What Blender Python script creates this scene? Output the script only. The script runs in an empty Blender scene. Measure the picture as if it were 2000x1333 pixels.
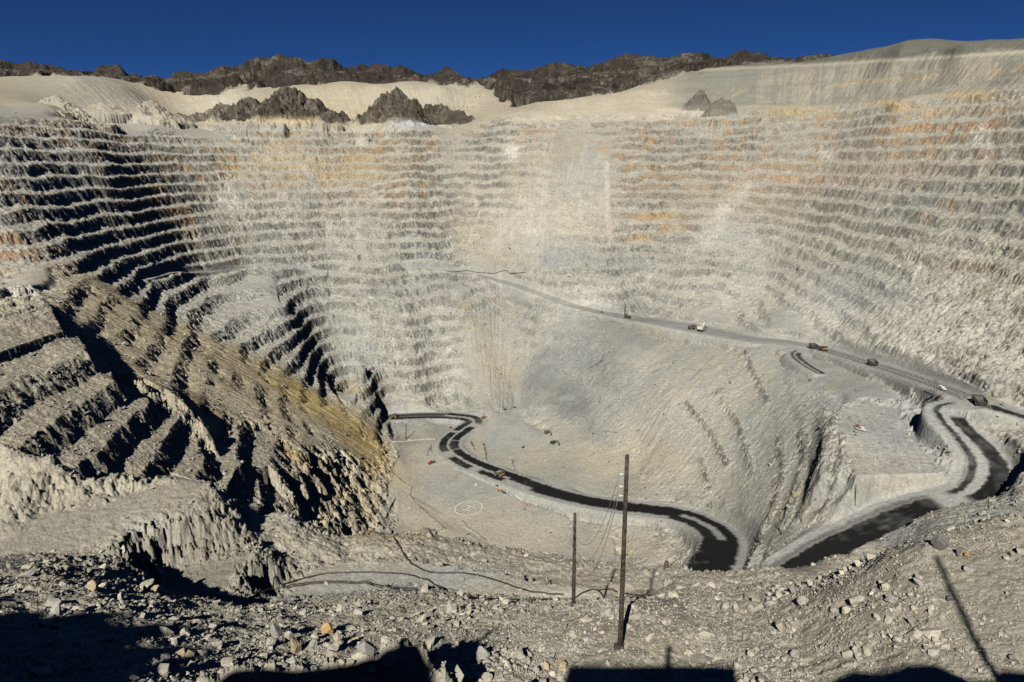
import bpy, bmesh, math, random
import numpy as np
from mathutils import Vector, Matrix

R = math.radians
rng = np.random.default_rng(7)
random.seed(7)
scene = bpy.context.scene
COL = scene.collection

# ------------------------------------------------------------------ camera, sky, sun, exposure
PITCH = R(14.5)
FPX = 1333.0                                   # focal length in pixels of a 2000 px wide frame (24 mm lens)
cam_data = bpy.data.cameras.new('camera')
cam_data.lens = 24.0
cam_data.sensor_width = 36.0
cam_data.clip_start = 0.3
cam_data.clip_end = 60000
cam = bpy.data.objects.new('camera', cam_data)
COL.objects.link(cam)
cam.location = (0, 0, 0)
cam.rotation_euler = (math.pi / 2 - PITCH, 0, 0)
scene.camera = cam

SUN_AZ, SUN_EL = R(15.5), R(37.7)              # light travels towards +y, turned 15.5 deg to the right
world = bpy.data.worlds.new('World')
scene.world = world
world.use_nodes = True
wn = world.node_tree
wn.nodes.clear()
w_out = wn.nodes.new('ShaderNodeOutputWorld')
w_bg = wn.nodes.new('ShaderNodeBackground')
w_sky = wn.nodes.new('ShaderNodeTexSky')
w_sky.sky_type = 'NISHITA'
w_sky.sun_disc = False
w_sky.sun_elevation = SUN_EL
w_sky.sun_rotation = math.pi + SUN_AZ
w_sky.altitude = 4200
w_sky.air_density = 0.37
w_sky.dust_density = 0.0
w_sky.ozone_density = 10.0
w_bg.inputs['Strength'].default_value = 0.05
w_hs = wn.nodes.new('ShaderNodeHueSaturation')
w_hs.inputs['Saturation'].default_value = 1.06
wn.links.new(w_sky.outputs[0], w_hs.inputs['Color'])
wn.links.new(w_hs.outputs[0], w_bg.inputs['Color'])
wn.links.new(w_bg.outputs[0], w_out.inputs['Surface'])

sun_data = bpy.data.lights.new('sun', 'SUN')
sun_data.energy = 5.0
sun_data.angle = R(0.53)
sun_data.color = (1.0, 0.955, 0.88)
sun = bpy.data.objects.new('sun', sun_data)
COL.objects.link(sun)
sun.rotation_euler = Vector((math.sin(SUN_AZ) * math.cos(SUN_EL), math.cos(SUN_AZ) * math.cos(SUN_EL),
                             -math.sin(SUN_EL))).to_track_quat('-Z', 'Y').to_euler()
scene.view_settings.view_transform = 'Standard'
scene.view_settings.look = 'None'
scene.view_settings.exposure = 0.25
scene.view_settings.gamma = 1.0
scene.render.engine = 'CYCLES'
scene.cycles.max_bounces = 3
scene.cycles.diffuse_bounces = 0
scene.cycles.glossy_bounces = 1

# ------------------------------------------------------------------ helpers
CP, SP = math.cos(PITCH), math.sin(PITCH)

def ray(px, py):
    """direction of the sight line through a point of the 2000 x 1333 picture: (x, y, z) per unit of axial depth*FPX"""
    b = py - 666.5
    return np.array([px - 1000.0, FPX * CP - b * SP, -(FPX * SP + b * CP)])

def P(px, py, k=None, z=None):
    d = ray(px, py)
    if k is None:
        k = z / d[2]
    return d * k

def smooth(a, b, x):
    t = np.clip((x - a) / (b - a), 0, 1)
    return t * t * (3 - 2 * t)

def fft_noise(n, beta, seed, lo=1.0):
    g = np.random.default_rng(seed)
    f = np.fft.fftfreq(n) * n
    fx, fy = np.meshgrid(f, f)
    rr = np.sqrt(fx * fx + fy * fy)
    rr[0, 0] = 1
    amp = rr ** (-beta / 2)
    amp[rr < lo] = 0
    amp[0, 0] = 0
    ph = g.uniform(0, 2 * np.pi, (n, n))
    a = np.fft.ifft2(amp * np.exp(1j * ph)).real
    return (a / a.std()).astype(np.float32)

def samp(tex, u, v):
    n = tex.shape[0]
    iu = np.floor(u); iv = np.floor(v)
    fu = (u - iu).astype(np.float32); fv = (v - iv).astype(np.float32)
    iu = iu.astype(np.int64) % n; iv = iv.astype(np.int64) % n
    iu1 = (iu + 1) % n; iv1 = (iv + 1) % n
    return ((tex[iv, iu] * (1 - fu) + tex[iv, iu1] * fu) * (1 - fv) +
            (tex[iv1, iu] * (1 - fu) + tex[iv1, iu1] * fu) * fv)

HT = [fft_noise(1024, 3.7, 21, 4), fft_noise(1024, 3.4, 22, 12), fft_noise(1024, 3.1, 23, 24)]     # smooth relief: 256, 85, 43 px
TEX = [fft_noise(1024, 2.6, 11), fft_noise(1024, 2.2, 12), fft_noise(1024, 1.6, 13), fft_noise(512, 3.2, 14, 2.0)]
# ------------------------------------------------------------------ survey points of the pit: (picture x, picture y, 'k' depth scale or 'z' height)
K = lambda *a: [tuple(P(x, y, k=k)) for x, y, k in a]
Zs = lambda *a: [tuple(P(x, y, z=z)) for x, y, z in a]
ctrl = []
# ground close to the rim
ctrl += Zs((1210,1268,-24.7),(1000,1290,-25.5),(1300,1333,-25),(1300,1260,-24.8),(1230,1190,-25.8),(1100,1230,-26.3),
    (1420,1300,-24.4),(1430,1200,-27.5),(600,1220,-29),(700,1190,-32.5),(900,1200,-31),(900,1290,-26),(760,1240,-27.5),
    (560,1270,-25.5),(0,1190,-24),(200,1180,-26),(100,1120,-30),(250,1240,-23.5),(0,1300,-20),(300,1330,-20.5),
    (450,1333,-22),(600,1333,-23.5),(800,1333,-24.5),(1100,1333,-25),
    (150,1030,-38),(60,1060,-36.5),(0,1075,-36),(370,965,-38.5),(250,1000,-38),(100,1000,-38),
    (100,890,-34),(0,870,-33),(0,950,-36),(200,930,-36),(250,922,-35.5),(330,935,-37.5),
    (380,1140,-42),(330,1112,-42),(440,1150,-42.5),(490,1085,-42.6),(320,1152,-36.5),(250,1085,-38.5),(330,1045,-39.5),
    (400,957,-39.5),(560,1000,-45),(500,1030,-43.6),(640,1060,-46),(735,1040,-48.5),
    (500,1165,-45),(600,1150,-46),(700,1130,-46.5),(900,1140,-46),(1000,1150,-45.3),(1120,1172,-43.3),(1200,1160,-43.5),(1280,1135,-44),
    (700,1174,-37),(550,1180,-35.5),(900,1174,-36.5),(1050,1187,-33.5),(420,1178,-33),(1180,1180,-31),
    (900,1055,-51),(1000,1075,-50),(820,1045,-51),(1100,1090,-49.5),(1200,1105,-48.5),(1300,1108,-48),(1400,1120,-46.5),
    (1500,1108,-46),(1600,1098,-46.5),(1550,1115,-45.6),(1680,1092,-46.5),(1450,1150,-41))
# mound on the right
ctrl += K((1800,1068,.0268),(1720,1092,.0285),(1600,1137,.032),(1500,1200,.031),(1400,1250,.0285),(1800,1250,.0228),(1900,1030,.0285),(1990,1005,.03),
    (1950,1200,.0228),(1700,1200,.0252),(1900,1100,.0255),(1600,1300,.0243),(1700,1310,.0228),(1900,1320,.0208),(2000,1320,.0205),(2000,1200,.0225))
# far wall, centre
ctrl += K((1000,322,1.13),(1000,450,1.05),(1000,250,1.2),(1250,450,1.033),(1250,322,1.1),(1250,235,1.18),(1250,540,1.0),
    (800,527,1.035),(800,450,1.07),(800,322,1.15),(800,250,1.25),(650,527,1.033),(480,527,.97),(600,322,1.17),(600,400,1.1),
    (600,250,1.28),(300,252,1.13),(100,252,.86))
ctrl += Zs((1000,553,-232),(900,533,-215),(1050,572,-238),(1130,600,-250))
# left wall
ctrl += K((0,285,.72),(0,322,.7),(0,394,.645),(0,440,.62),(0,540,.585),(200,322,.85),(200,420,.79),(200,500,.72),
    (400,322,1.1),(400,400,1.03),(400,466,.96),(400,530,.92),(400,590,.83),(280,545,.77),(270,556,.73),(460,680,.72))
def on_apron(x, y):
    d = ray(x, y)                       # the talus apron is a plane falling to the right at 37 degrees
    return d * (-284.4 / (d[2] + .74 * (.94 * d[0] + .35 * d[1])))
ctrl += Zs((745,850,-400),(750,1030,-403),(770,880,-403))
ctrl += [tuple(on_apron(x, y)) for x, y in ((500,735),(640,800),(620,880),(700,950),(580,760),(60,560),(220,720),(420,860),(515,820),(300,640),(140,546),(400,740))]
# talus and promontory on the left
ctrl += K((0,552,.56),)
ctrl += Zs((130,850,-160),(280,740,-160),(410,830,-215),(555,940,-277),(450,930,-262),
    (0,620,-112),(0,700,-122),(0,790,-133),(0,850,-135),(200,890,-165),(350,925,-195),(110,640,-122),(100,740,-138),(520,1000,-290))
# left wall, lower benches behind the buttress
ctrl += K((600,650,.898),(650,750,.88),(560,600,.873),(700,700,.862),(700,600,.955),(800,600,.965),(800,700,.905),(850,782,.89),(900,600,.962))
ctrl += Zs((900,790,-405),(700,790,-402),(930,700,-335),(1000,700,-338),(1050,640,-285),(1010,785,-402))
# pit floor
ctrl += Zs((915,993,-404),(800,960,-404),(850,900,-403),(960,925,-398.5),(870,870,-402),(925,820,-405),(760,815,-411),(830,845,-411),
    (1000,1030,-402),(1200,1060,-384),(1300,1085,-366),(1080,860,-394),(1000,830,-402),(1020,890,-401),(900,1040,-404),(1100,1040,-397),
    (1220,990,-372),(1090,960,-388),(1420,1050,-340),(1380,1115,-322),(1340,1020,-356),(950,1000,-403))
# slopes right of the floor
ctrl += Zs((1225,618,-265),(1370,640,-260),(1460,672,-256),(1300,800,-322),(1200,700,-300),(1150,800,-365),(1250,900,-372),
    (1500,950,-305),(1550,1030,-284),(1480,1050,-315),(1450,900,-316),(1400,850,-318),(1350,950,-352),(1500,800,-280),(1550,750,-257),
    (1100,900,-394),(1620,725,-245),(1420,960,-336),(1180,940,-386))
# drill bench, switchback and upper road
ctrl += Zs((1640,800,-236),(1680,833,-235),(1800,940,-236),(1690,945,-236),(1750,880,-235),(1650,860,-238),(1600,905,-268),(1640,960,-256),(1570,930,-282),
    (1600,680,-245),(1703,709,-232),(1800,745,-218),(1912,782,-202),(2000,812,-207),(1850,795,-209),(1870,850,-219),(1925,910,-230),(1900,960,-240),
    (1740,790,-230),(1830,860,-222),(1820,930,-236),(1700,1010,-262),(1620,1055,-275),(1560,1090,-285),(1830,972,-247),
    (1850,1000,-232),(1760,1050,-252),(1940,1000,-215),(1975,890,-222),(1990,855,-208),(1700,740,-236))
# right wall
ctrl += K((1250,600,.955),(1500,520,.95),(1500,450,.99),(1500,318,1.06),(1500,235,1.11),(1678,573,.749),(1400,600,.90),(1500,620,.80),(1750,450,.79),
    (1750,320,.89),(1750,560,.70),(1750,650,.63),(1750,200,.98),(2000,320,.71),(2000,433,.63),(2000,560,.565),(2000,700,.49),
    (2000,205,.80),(1880,600,.60),(1880,700,.53),(1880,450,.70))
# dumps, shelves and natural hills beyond the rim
ctrl += K((2000,150,.85),(2000,105,.96),(1900,142,.97),(1900,185,.91),(1760,145,1.12),(1600,155,1.25),(1600,215,1.15),(1750,196,1.03),(1680,152,1.2),(1840,142,1.04),(1530,200,1.2),
    (1880,78,1.05),(1760,93,1.15),(1620,113,1.35),(1760,99,1.32),(1880,84,1.12),(1620,119,1.55),(1990,76,1.12),(1690,104,1.25),(1820,86,1.12),(1940,72,1.05),(1540,123,1.6),(1990,66,1.05),(1400,130,1.6),(1400,160,1.4),(1400,215,1.22),(1250,175,1.38),(1250,215,1.28),
    (1100,190,1.5),(1000,215,1.38),(740,168,1.6),(740,167.5,1.72),(740,232,1.485),(620,169,1.6),(860,169,1.6),(620,168,1.7),(860,168,1.7),(680,168,1.6),(800,168,1.6),(680,232,1.485),(800,232,1.485),(900,170,1.68),(930,171,1.68),(900,228,1.5),(640,232,1.485),(500,240,1.34),(390,216,1.6),(460,212,1.6),(330,225,1.5),
    (440,179,1.72),(400,180,1.72),(340,180,1.72),(300,236,1.26),(230,238,1.2),(150,232,1.12),(150,152,1.35),(0,155,1.3),(0,205,.95),(100,205,1.0),(240,170,1.45))
sky_line = [(-60,122),(0,120),(40,121),(100,131),(150,142),(190,134),(205,127),(235,130),(255,139),(285,141),(310,142),(400,145),(450,127),
    (500,114),(545,109),(600,119),(650,118),(700,128),(750,126),(800,134),(850,143),(882,138),(940,148),(1000,138),(1080,125),(1150,127),
    (1210,114),(1260,112),(1330,110),(1370,106),(1430,107),(1490,109),(1540,120),(1600,118)]
hill_foot = [(-60,152),(0,150),(130,150),(200,150),(330,176),(450,168),(600,165),(740,163),(870,166),(945,170),(1010,207),(1100,194),(1200,184),(1310,152),(1400,131),(1540,121)]
ctrl += [tuple(P(x, y + 16, k=2.35)) for x, y in sky_line]
ctrl += [tuple(P(x, y + 30, k=2.9)) for x, y in sky_line[::2]]
ctrl += [tuple(P(x, y, k=(1.45 if x < 180 else 1.60 if x > 1180 else 1.715 if x < 960 else 1.46))) for x, y in hill_foot]
ctrl += [tuple(P(x, 185, k=5.0)) for x in range(-600, 2700, 300)]
ctrl += [tuple(P(x, 120, k=1.7)) for x in (1650, 1800, 1950, 2100)]
# hidden ground between the near brow and the pit
hid = []
for px_, rb, rf in ((0,110,300),(150,112,330),(300,112,370),(450,115,430),(600,120,500),(750,130,640),(900,135,640),(1050,125,610),(1200,120,560),
                    (1350,110,430),(1500,112,400),(1650,112,390),(1800,70,390),(1950,75,410),(2050,80,400)):
    d = ray(px_, 1000.0); h = d[:2] / np.hypot(d[0], d[1])
    for fr, q in ((0.0, -.78 if px_ > 500 else -.66), (.25, -.92 if px_ > 500 else -.78), (.55, -.93 if px_ > 700 else -.7), (.85, None)):
        if q is None:
            continue
        r_ = rb * (rf / rb) ** fr
        hid.append((h[0] * r_, h[1] * r_, q * r_))
ctrl += hid
# under the lower edge of the picture, and beyond its sides
ctrl += [(0,5,-7),(5,14,-14.5),(-12,16,-16),(14,14,-14.5),(-5,20,-20),(3,19,-18.6),(-14,10,-12.5),(14,8,-11),(-20,16,-17),(20,12,-14),
         (-5,6,-8),(5,6,-8),(-40,30,-20),(-60,50,-29),(-90,75,-36),(50,30,-18),(80,60,-22),
         (-330,160,14),(-300,90,5),(-410,300,-25),(-300,240,-75),(-480,420,-95),(-590,560,-100),(-720,640,-30),(-150,110,-40),(-200,160,-55),
         (-900,700,60),(600,600,0),(520,400,-110),(450,300,-185),(700,500,60),(900,900,180),(200,150,-120),(300,200,-190),(110,90,-50)]
ctrl = np.array(ctrl, dtype=float)
cr = np.hypot(ctrl[:, 0], ctrl[:, 1])
ca = np.arctan2(ctrl[:, 0], ctrl[:, 1])
cq = ctrl[:, 2] / cr
LS = 0.42
cu = np.stack([ca, LS * np.log(cr)], 1)
dup_ok = np.ones(len(cu), bool)
for i in range(len(cu)):
    if dup_ok[i]:
        d_ = np.hypot(*(cu[i + 1:] - cu[i]).T) < 0.004
        dup_ok[i + 1:][d_] = False
cu, cq = cu[dup_ok], cq[dup_ok]
n_c = len(cu)
BETA = 1.45
A = np.hypot(cu[:, None, 0] - cu[None, :, 0], cu[:, None, 1] - cu[None, :, 1]) ** BETA
M = np.zeros((n_c + 3, n_c + 3))
M[:n_c, :n_c] = -A + np.eye(n_c) * 0.00012
M[:n_c, n_c] = 1; M[:n_c, n_c + 1:] = cu
M[n_c, :n_c] = 1; M[n_c + 1:, :n_c] = cu.T
sol = np.linalg.solve(M, np.concatenate([cq, np.zeros(3)]))

def macro_q(a, lr):
    u = np.stack([a.ravel(), LS * lr.ravel()], 1)
    out = np.empty(len(u))
    for s in range(0, len(u), 20000):
        c = u[s:s + 20000]
        k_ = -np.hypot(c[:, None, 0] - cu[None, :, 0], c[:, None, 1] - cu[None, :, 1]) ** BETA
        out[s:s + 20000] = k_ @ sol[:n_c] + sol[n_c] + c @ sol[n_c + 1:]
    return out.reshape(a.shape)

# polar net: finest where the pit lies, coarse outside the view
FINE = 1.0
az_f = np.arange(-42.6, 42.61, 0.058 * FINE)
az_g = np.concatenate([np.linspace(-80, -43, 60), az_f, np.linspace(43, 75, 50)])
AZ1 = np.radians(az_g)
def seg(a, b, s):
    n = max(2, int(math.log(b / a) / (s * FINE)))
    return np.exp(np.linspace(math.log(a), math.log(b), n, endpoint=False))
R1 = np.concatenate([seg(4, 20, .008), seg(20, 115, .0021), seg(115, 330, .012), seg(330, 760, .0013), seg(760, 2050, .00068),
                     seg(2050, 4200, .0026), seg(4200, 9000, .03), [9000.0]])
NA, NR = len(AZ1), len(R1)
# coarse evaluation of the macro surface, then smooth upsampling
ac = np.linspace(AZ1[0] - .01, AZ1[-1] + .01, 420)
lc = np.linspace(math.log(3.8), math.log(9100), 560)
Qc = macro_q(*np.meshgrid(ac, lc))

def catmull(tab, pos, axis):
    pos = np.clip(pos, 1, tab.shape[axis] - 3)
    i = np.floor(pos).astype(int); t = pos - i
    w = [(-t + 2 * t ** 2 - t ** 3) / 2, (2 - 5 * t ** 2 + 3 * t ** 3) / 2, (t + 4 * t ** 2 - 3 * t ** 3) / 2, (-t ** 2 + t ** 3) / 2]
    sh = [1, 1]; sh[axis] = -1
    return sum(np.take(tab, i + o - 1, axis=axis) * w[o].reshape(sh) for o in range(4))

tmp = catmull(Qc, (AZ1 - ac[0]) / (ac[1] - ac[0]), 1)
Q = catmull(tmp, (np.log(R1) - lc[0]) / (lc[1] - lc[0]), 0).astype(np.float32)
RR = R1[:, None].astype(np.float32)
X = (RR * np.sin(AZ1)[None, :]).astype(np.float32)
Y = (RR * np.cos(AZ1)[None, :]).astype(np.float32)
Z = Q * RR
B0 = np.degrees(AZ1)

def mark(px, py, k=None, z=None):
    """bearing (deg), slope and distance of a surveyed spot"""
    p = P(px, py, k=k, z=z)
    return p

def hit(px, py, rmin=5.0, rmax=9000.0, Zg=None):
    """where a sight line first meets the terrain"""
    Zg = Z if Zg is None else Zg
    d = ray(px, py)
    a = math.atan2(d[0], d[1]); q = d[2] / math.hypot(d[0], d[1])
    fi = np.interp(a, AZ1, np.arange(NA)); i = int(min(fi, NA - 2)); t = fi - i
    prof = (Zg[:, i] * (1 - t) + Zg[:, i + 1] * t) / R1
    ok = (prof >= q) & (R1 >= rmin) & (R1 <= rmax)
    if not ok.any():
        j = NR - 1
    else:
        j = int(np.argmax(ok))
    r = R1[j]
    if j > 0 and ok[j] and R1[j - 1] >= rmin:
        p0, p1 = prof[j - 1] - q, prof[j] - q
        if p1 != p0:
            r = R1[j - 1] + (R1[j] - R1[j - 1]) * min(1, max(0, -p0 / (p1 - p0)))
    return np.array([r * math.sin(a), r * math.cos(a), q * r])

def height(x, y):
    a = math.atan2(x, y); r = math.hypot(x, y)
    fi = np.interp(a, AZ1, np.arange(NA)); i = int(min(fi, NA - 2)); t = fi - i
    fj = np.interp(r, R1, np.arange(NR)); j = int(min(fj, NR - 2)); s = fj - j
    return float((Z[j, i] * (1 - t) + Z[j, i + 1] * t) * (1 - s) + (Z[j + 1, i] * (1 - t) + Z[j + 1, i + 1] * t) * s)

def patch(px, py, sx, sy, rot=0, gate=.45, k=None, z=None, Zref=None):
    """soft-edged spot on the pit surface: its index window and weight; radii in thousandths of a radian * .75 (about picture units)"""
    p = P(px, py, k, z) if (k is not None or z is not None) else hit(px, py, Zg=Zref)
    r0 = math.hypot(p[0], p[1]); a0 = math.atan2(p[0], p[1]); e0 = p[2] / r0
    sa, se = sx / FPX, sy / FPX
    c, s = math.cos(R(rot)), math.sin(R(rot))
    ext = 2.6 * (abs(sa * c) + abs(se * s))
    i0, i1 = np.searchsorted(AZ1, [a0 - ext, a0 + ext])
    j0, j1 = np.searchsorted(R1, [r0 * math.exp(-gate), r0 * math.exp(gate)])
    sl = (slice(j0, j1), slice(i0, i1))
    da = (AZ1[None, i0:i1] - a0).astype(np.float32)
    de = (Z0[sl] / RR[j0:j1] - e0)
    u = (da * c + de * s) / sa
    v = (-da * s + de * c) / se
    w = np.exp(-(u * u + v * v))
    w *= smooth(gate, gate * .7, np.abs(np.log(R1[j0:j1] / r0)))[:, None]
    return sl, w.astype(np.float32), u, v

Z0 = Z.copy()

# ---- cones: dark rock knobs standing out of the rim shelf
HILL = np.zeros_like(Z); CONE = np.zeros_like(Z)
def cone(px, py, k, rad, hgt, sx=1.0, rock=1.0):
    global Z
    p = P(px, py, k=k)
    d = np.hypot((X - p[0]) / sx, Y - p[1]) / rad
    ang = np.arctan2(Y - p[1], X - p[0])
    m = d < 1.5
    dd = d[m] * (1 + .07 * samp(HT[0], X[m] / .5, Y[m] / .5)) + .045 * samp(HT[1], X[m] / .5, Y[m] / .5) * smooth(1.2, .7, d[m]) + .012 * samp(HT[2], X[m] / .4, Y[m] / .4) * smooth(1.2, .7, d[m])
    top = p[2] - hgt * np.where(dd < .12, .06 + dd * .5, dd ** .92)
    z_ = Z[m]
    win = smooth(-2, 5, top - z_) * smooth(1.12, .8, dd)
    Z[m] = np.maximum(z_, top)
    CONE[m] = np.maximum(CONE[m], smooth(1.3, 1.05, dd))
    h_ = HILL[m]
    HILL[m] = np.maximum(h_, win * rock)
for a_ in ((556,158,1.39,180,114,1.0,.66),(775,174,1.355,122,94,1.0,.62),(480,192,1.43,150,70,1.4,.55),(295,186,1.23,60,52,1.0,.35),(100,185,1.03,62,46,1.4,.15),(845,203,1.42,120,60,1.4,.6),(940,185,1.62,120,50,1.2,.8),
           (1368,170,1.24,50,58,1.0,.45),(1408,186,1.2,62,50,1.0,.45),(1330,172,1.4,80,45,1.2,.7),(200,200,1.2,50,20,1.0,.2),
           (1583,112,1.75,100,20,1,1)):
    cone(*a_)
# crest of the natural hills
SKY = [(-80,122),(0,118),(15,116),(40,118),(55,115),(75,122),(100,124),(110,128),(130,131),(150,142),(170,146),(190,134),(205,126),(222,125),(235,128),(245,138),(255,139),(268,142),(285,141),(297,140),(310,143),(325,146),(340,141),
    (365,140),(380,143),(400,145),(430,130),(450,127),(480,119),(500,114),(515,112),(525,110),(540,105),(560,104),(575,109),(600,119),(612,118),(640,116),(650,113),(662,121),(670,127),(690,128),(700,126),(715,129),(745,126),(760,128),
    (790,130),(800,133),(830,141),(845,145),(860,140),(880,130),(900,137),(920,144),(945,147),(965,143),(980,138),(1000,138),(1030,137),(1050,134),(1065,127),(1080,123),(1100,126),(1130,125),(1150,126),(1160,121),(1195,115),(1210,108),
    (1220,102),(1232,100),(1245,103),(1260,109),(1290,112),(1330,107),(1345,106),(1370,103),(1385,106),(1405,108),(1430,106),(1450,99),(1465,95),(1478,97),(1492,108),(1510,112),(1540,120),(1560,121),(1600,126)]
sa = np.array([math.atan2(*ray(x, y)[:2]) for x, y in SKY]); sq = np.array([ray(x, y)[2] / math.hypot(*ray(x, y)[:2]) for x, y in SKY])
RC = 3250.0 + 50 * samp(HT[0], AZ1 * 1400 + 9, AZ1 * 0 + 40)
zs_ = np.interp(AZ1, sa, sq, right=-.02) * RC + 4 * samp(HT[0], AZ1 * 3200 + 5, AZ1 * 0 + 70)
back = (RR - RC[None, :])
ker = np.exp(-(np.arange(-80, 81) * .058 / 1.5) ** 2); ker /= ker.sum()
zsm = np.convolve(np.pad(zs_, 80, mode='edge'), ker, mode='valid')
fb = np.clip(-back / 260, 0, 1)
zr_ = zs_[None, :] * (1 - fb) + (zsm[None, :] - 10) * fb
Z = np.maximum(Z, np.where(RR > 2350, zr_ - np.where(back < 0, .36 * -back, .25 * back) - 500 * smooth(2900, 2400, RR), -9e3))
Z0 = Z.copy()

# natural hills = everything behind the hill foot line
fx = np.array([math.atan2(*(ray(x, y)[:2])) for x, y in hill_foot])
fk = np.array([math.hypot(*P(x, y, k=(1.45 if x < 180 else 1.60 if x > 1180 else 1.715 if x < 960 else 1.46))[:2]) for x, y in hill_foot])
foot_r = np.interp(AZ1, fx, fk, left=fk[0], right=2500)
hn = samp(HT[0], X / 1.0, Y / 1.0)
HILL = np.maximum(HILL, smooth(-40, 40, RR - foot_r[None, :] + hn * 22))
HILL = np.clip(HILL, 0, 1)

# ---- haul roads: polylines of (picture x, y, height, half width); w = how wet it is
def road_line(pts):
    return np.array([list(P(x, y, z=z)) + [hw] for x, y, z, hw in pts])
ROADS = {
  'upper': road_line([(2060,834,-212,13),(2000,812,-207,14),(1912,784,-202,15),(1840,757,-212,15),(1760,729,-225,15),(1703,711,-232,15),(1600,681,-245,14),(1530,668,-250,14),
                      (1460,662,-254,20),(1370,644,-260,30),(1290,630,-263,26),(1225,620,-265,15),(1130,600,-252,11),(1050,573,-239,11),(1000,556,-232,11),(940,540,-222,10),
                      (880,532,-214,6),(800,528,-208,4),(650,528,-205,3.5),(560,528,-200,3.5),(480,528,-196,3.5),(400,531,-186,3.5),(330,537,-176,4),(280,546,-168,4)]),
  'switchback': road_line([(1912,784,-202,10),(1868,791,-206,13),(1845,800,-210,13),(1856,825,-215,14),(1886,855,-221,15),(1914,890,-227,16),(1922,925,-234,16),(1900,956,-240,15),
                      (1865,972,-245,16.5),(1800,986,-250,16.5),(1740,1006,-258,16.5),(1680,1034,-267,16.5),(1620,1062,-276,16.5),(1560,1096,-286,16.5),(1500,1130,-298,17.5),(1420,1145,-312,18.5),
                      (1385,1122,-322,19.5),(1405,1085,-331,19.5),(1412,1055,-338,18.5),(1380,1025,-349,17.5),(1320,1003,-360,16.5),(1220,991,-373,16.5),(1140,978,-382,16.5),(1060,957,-391,17.5),
                      (1000,936,-396,16.5),(950,918,-399,16.5),(905,899,-401,16.5),(878,877,-402.5,16.5),(880,858,-404,15.5),(905,838,-405.5,15.5),(925,824,-406,15.5),(910,816,-407,14.5),
                      (870,812,-408,14.5),(815,812,-410,14.5),(778,814,-412,14.5),(762,815,-412.5,13.5)]),
  'spur': road_line([(1540,685,-249,8),(1560,684,-248,9),(1552,694,-248,9),(1572,712,-247,8),(1600,728,-246,7)]),
}
ROADW = np.zeros_like(Z); ROADV = np.full_like(Z, 9.0); ROADS_ = np.zeros_like(Z); ROADID = np.zeros(Z.shape, np.int8)
for rid, (nm, pl) in enumerate(ROADS.items(), 1):
    # finer polyline by Catmull-Rom
    fine = []
    for i in range(len(pl) - 1):
        p0, p1, p2, p3 = pl[max(i - 1, 0)], pl[i], pl[i + 1], pl[min(i + 2, len(pl) - 1)]
        for t in np.linspace(0, 1, 5, endpoint=False):
            fine.append(.5 * ((2 * p1) + (-p0 + p2) * t + (2 * p0 - 5 * p1 + 4 * p2 - p3) * t * t + (-p0 + 3 * p1 - 3 * p2 + p3) * t ** 3))
    fine.append(pl[-1]); fine = np.array(fine)
    ROADS[nm] = fine
    best = np.full(Z.shape, 1e9, np.float32); zr = np.zeros_like(Z); hwv = np.ones_like(Z); vv = np.zeros_like(Z); ss = np.zeros_like(Z)
    s_acc = 0.0
    for a_, b_ in zip(fine[:-1], fine[1:]):
        pad = max(a_[3], b_[3]) + 26
        xs = [a_[0], b_[0]]; ys = [a_[1], b_[1]]
        x0, x1, y0, y1 = min(xs) - pad, max(xs) + pad, min(ys) - pad, max(ys) + pad
        rr_ = [math.hypot(x, y) for x in (x0, x1) for y in (y0, y1)]
        aa_ = [math.atan2(x, y) for x in (x0, x1) for y in (y0, y1)]
        rmin = min(rr_) if x0 * x1 > 0 else y0
        i0, i1 = np.searchsorted(AZ1, [min(aa_), max(aa_)]); j0, j1 = np.searchsorted(R1, [rmin, max(rr_)])
        sl = (slice(j0, j1), slice(i0, i1))
        ex, ey = b_[0] - a_[0], b_[1] - a_[1]
        L = math.hypot(ex, ey) + 1e-6
        t = np.clip(((X[sl] - a_[0]) * ex + (Y[sl] - a_[1]) * ey) / (L * L), 0, 1)
        dx = X[sl] - a_[0] - ex * t; dy = Y[sl] - a_[1] - ey * t
        d = np.hypot(dx, dy)
        m = d < best[sl]
        best[sl] = np.where(m, d, best[sl])
        zr[sl] = np.where(m, a_[2] + (b_[2] - a_[2]) * t, zr[sl])
        hwv[sl] = np.where(m, a_[3] + (b_[3] - a_[3]) * t, hwv[sl])
        vv[sl] = np.where(m, d * np.sign(dx * ey - dy * ex), vv[sl])
        ss[sl] = np.where(m, s_acc + L * t, ss[sl])
        s_acc += L
    w = smooth(np.minimum(11, 2 + hwv), 1, best - hwv)
    Z = Z * (1 - w) + zr * w
    on = w > ROADW
    ROADW = np.maximum(ROADW, w)
    ROADV = np.where(on, vv / hwv, ROADV); ROADS_ = np.where(on, ss, ROADS_); ROADID = np.where(on, rid, ROADID)
# ---- the promontory of the near left wall, built from its own contours
lv = np.array([-109, -112, -122, -138, -160, -215, -277, -340, -400, -430.])
x0 = np.array([-520, -388, -352, -322, -296, -258, -206, -126, -70, -40.])
sx_ = np.array([.1, .05, -.06, -.10, -.115, -.25, -.474, -.70, -.8, -.8])
PS = 1.14
lv = lv * PS; x0 = x0 * PS
i1 = int(np.searchsorted(AZ1, R(-9.5))); j0, j1 = np.searchsorted(R1, [330, 1000])
sl = (slice(j0, j1), slice(0, i1))
xs_, ys_ = X[sl], Y[sl] - 566 * PS
zr_ = np.full(xs_.shape, -480., np.float32)
for a in range(len(lv) - 1):
    g0 = xs_ - x0[a] - sx_[a] * ys_; g1 = xs_ - x0[a + 1] - sx_[a + 1] * ys_
    m = (g0 >= 0) & (g1 < 0)
    zr_ = np.where(m, lv[a] + (lv[a + 1] - lv[a]) * g0 / np.maximum(g0 - g1, 1e-3), zr_)
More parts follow.
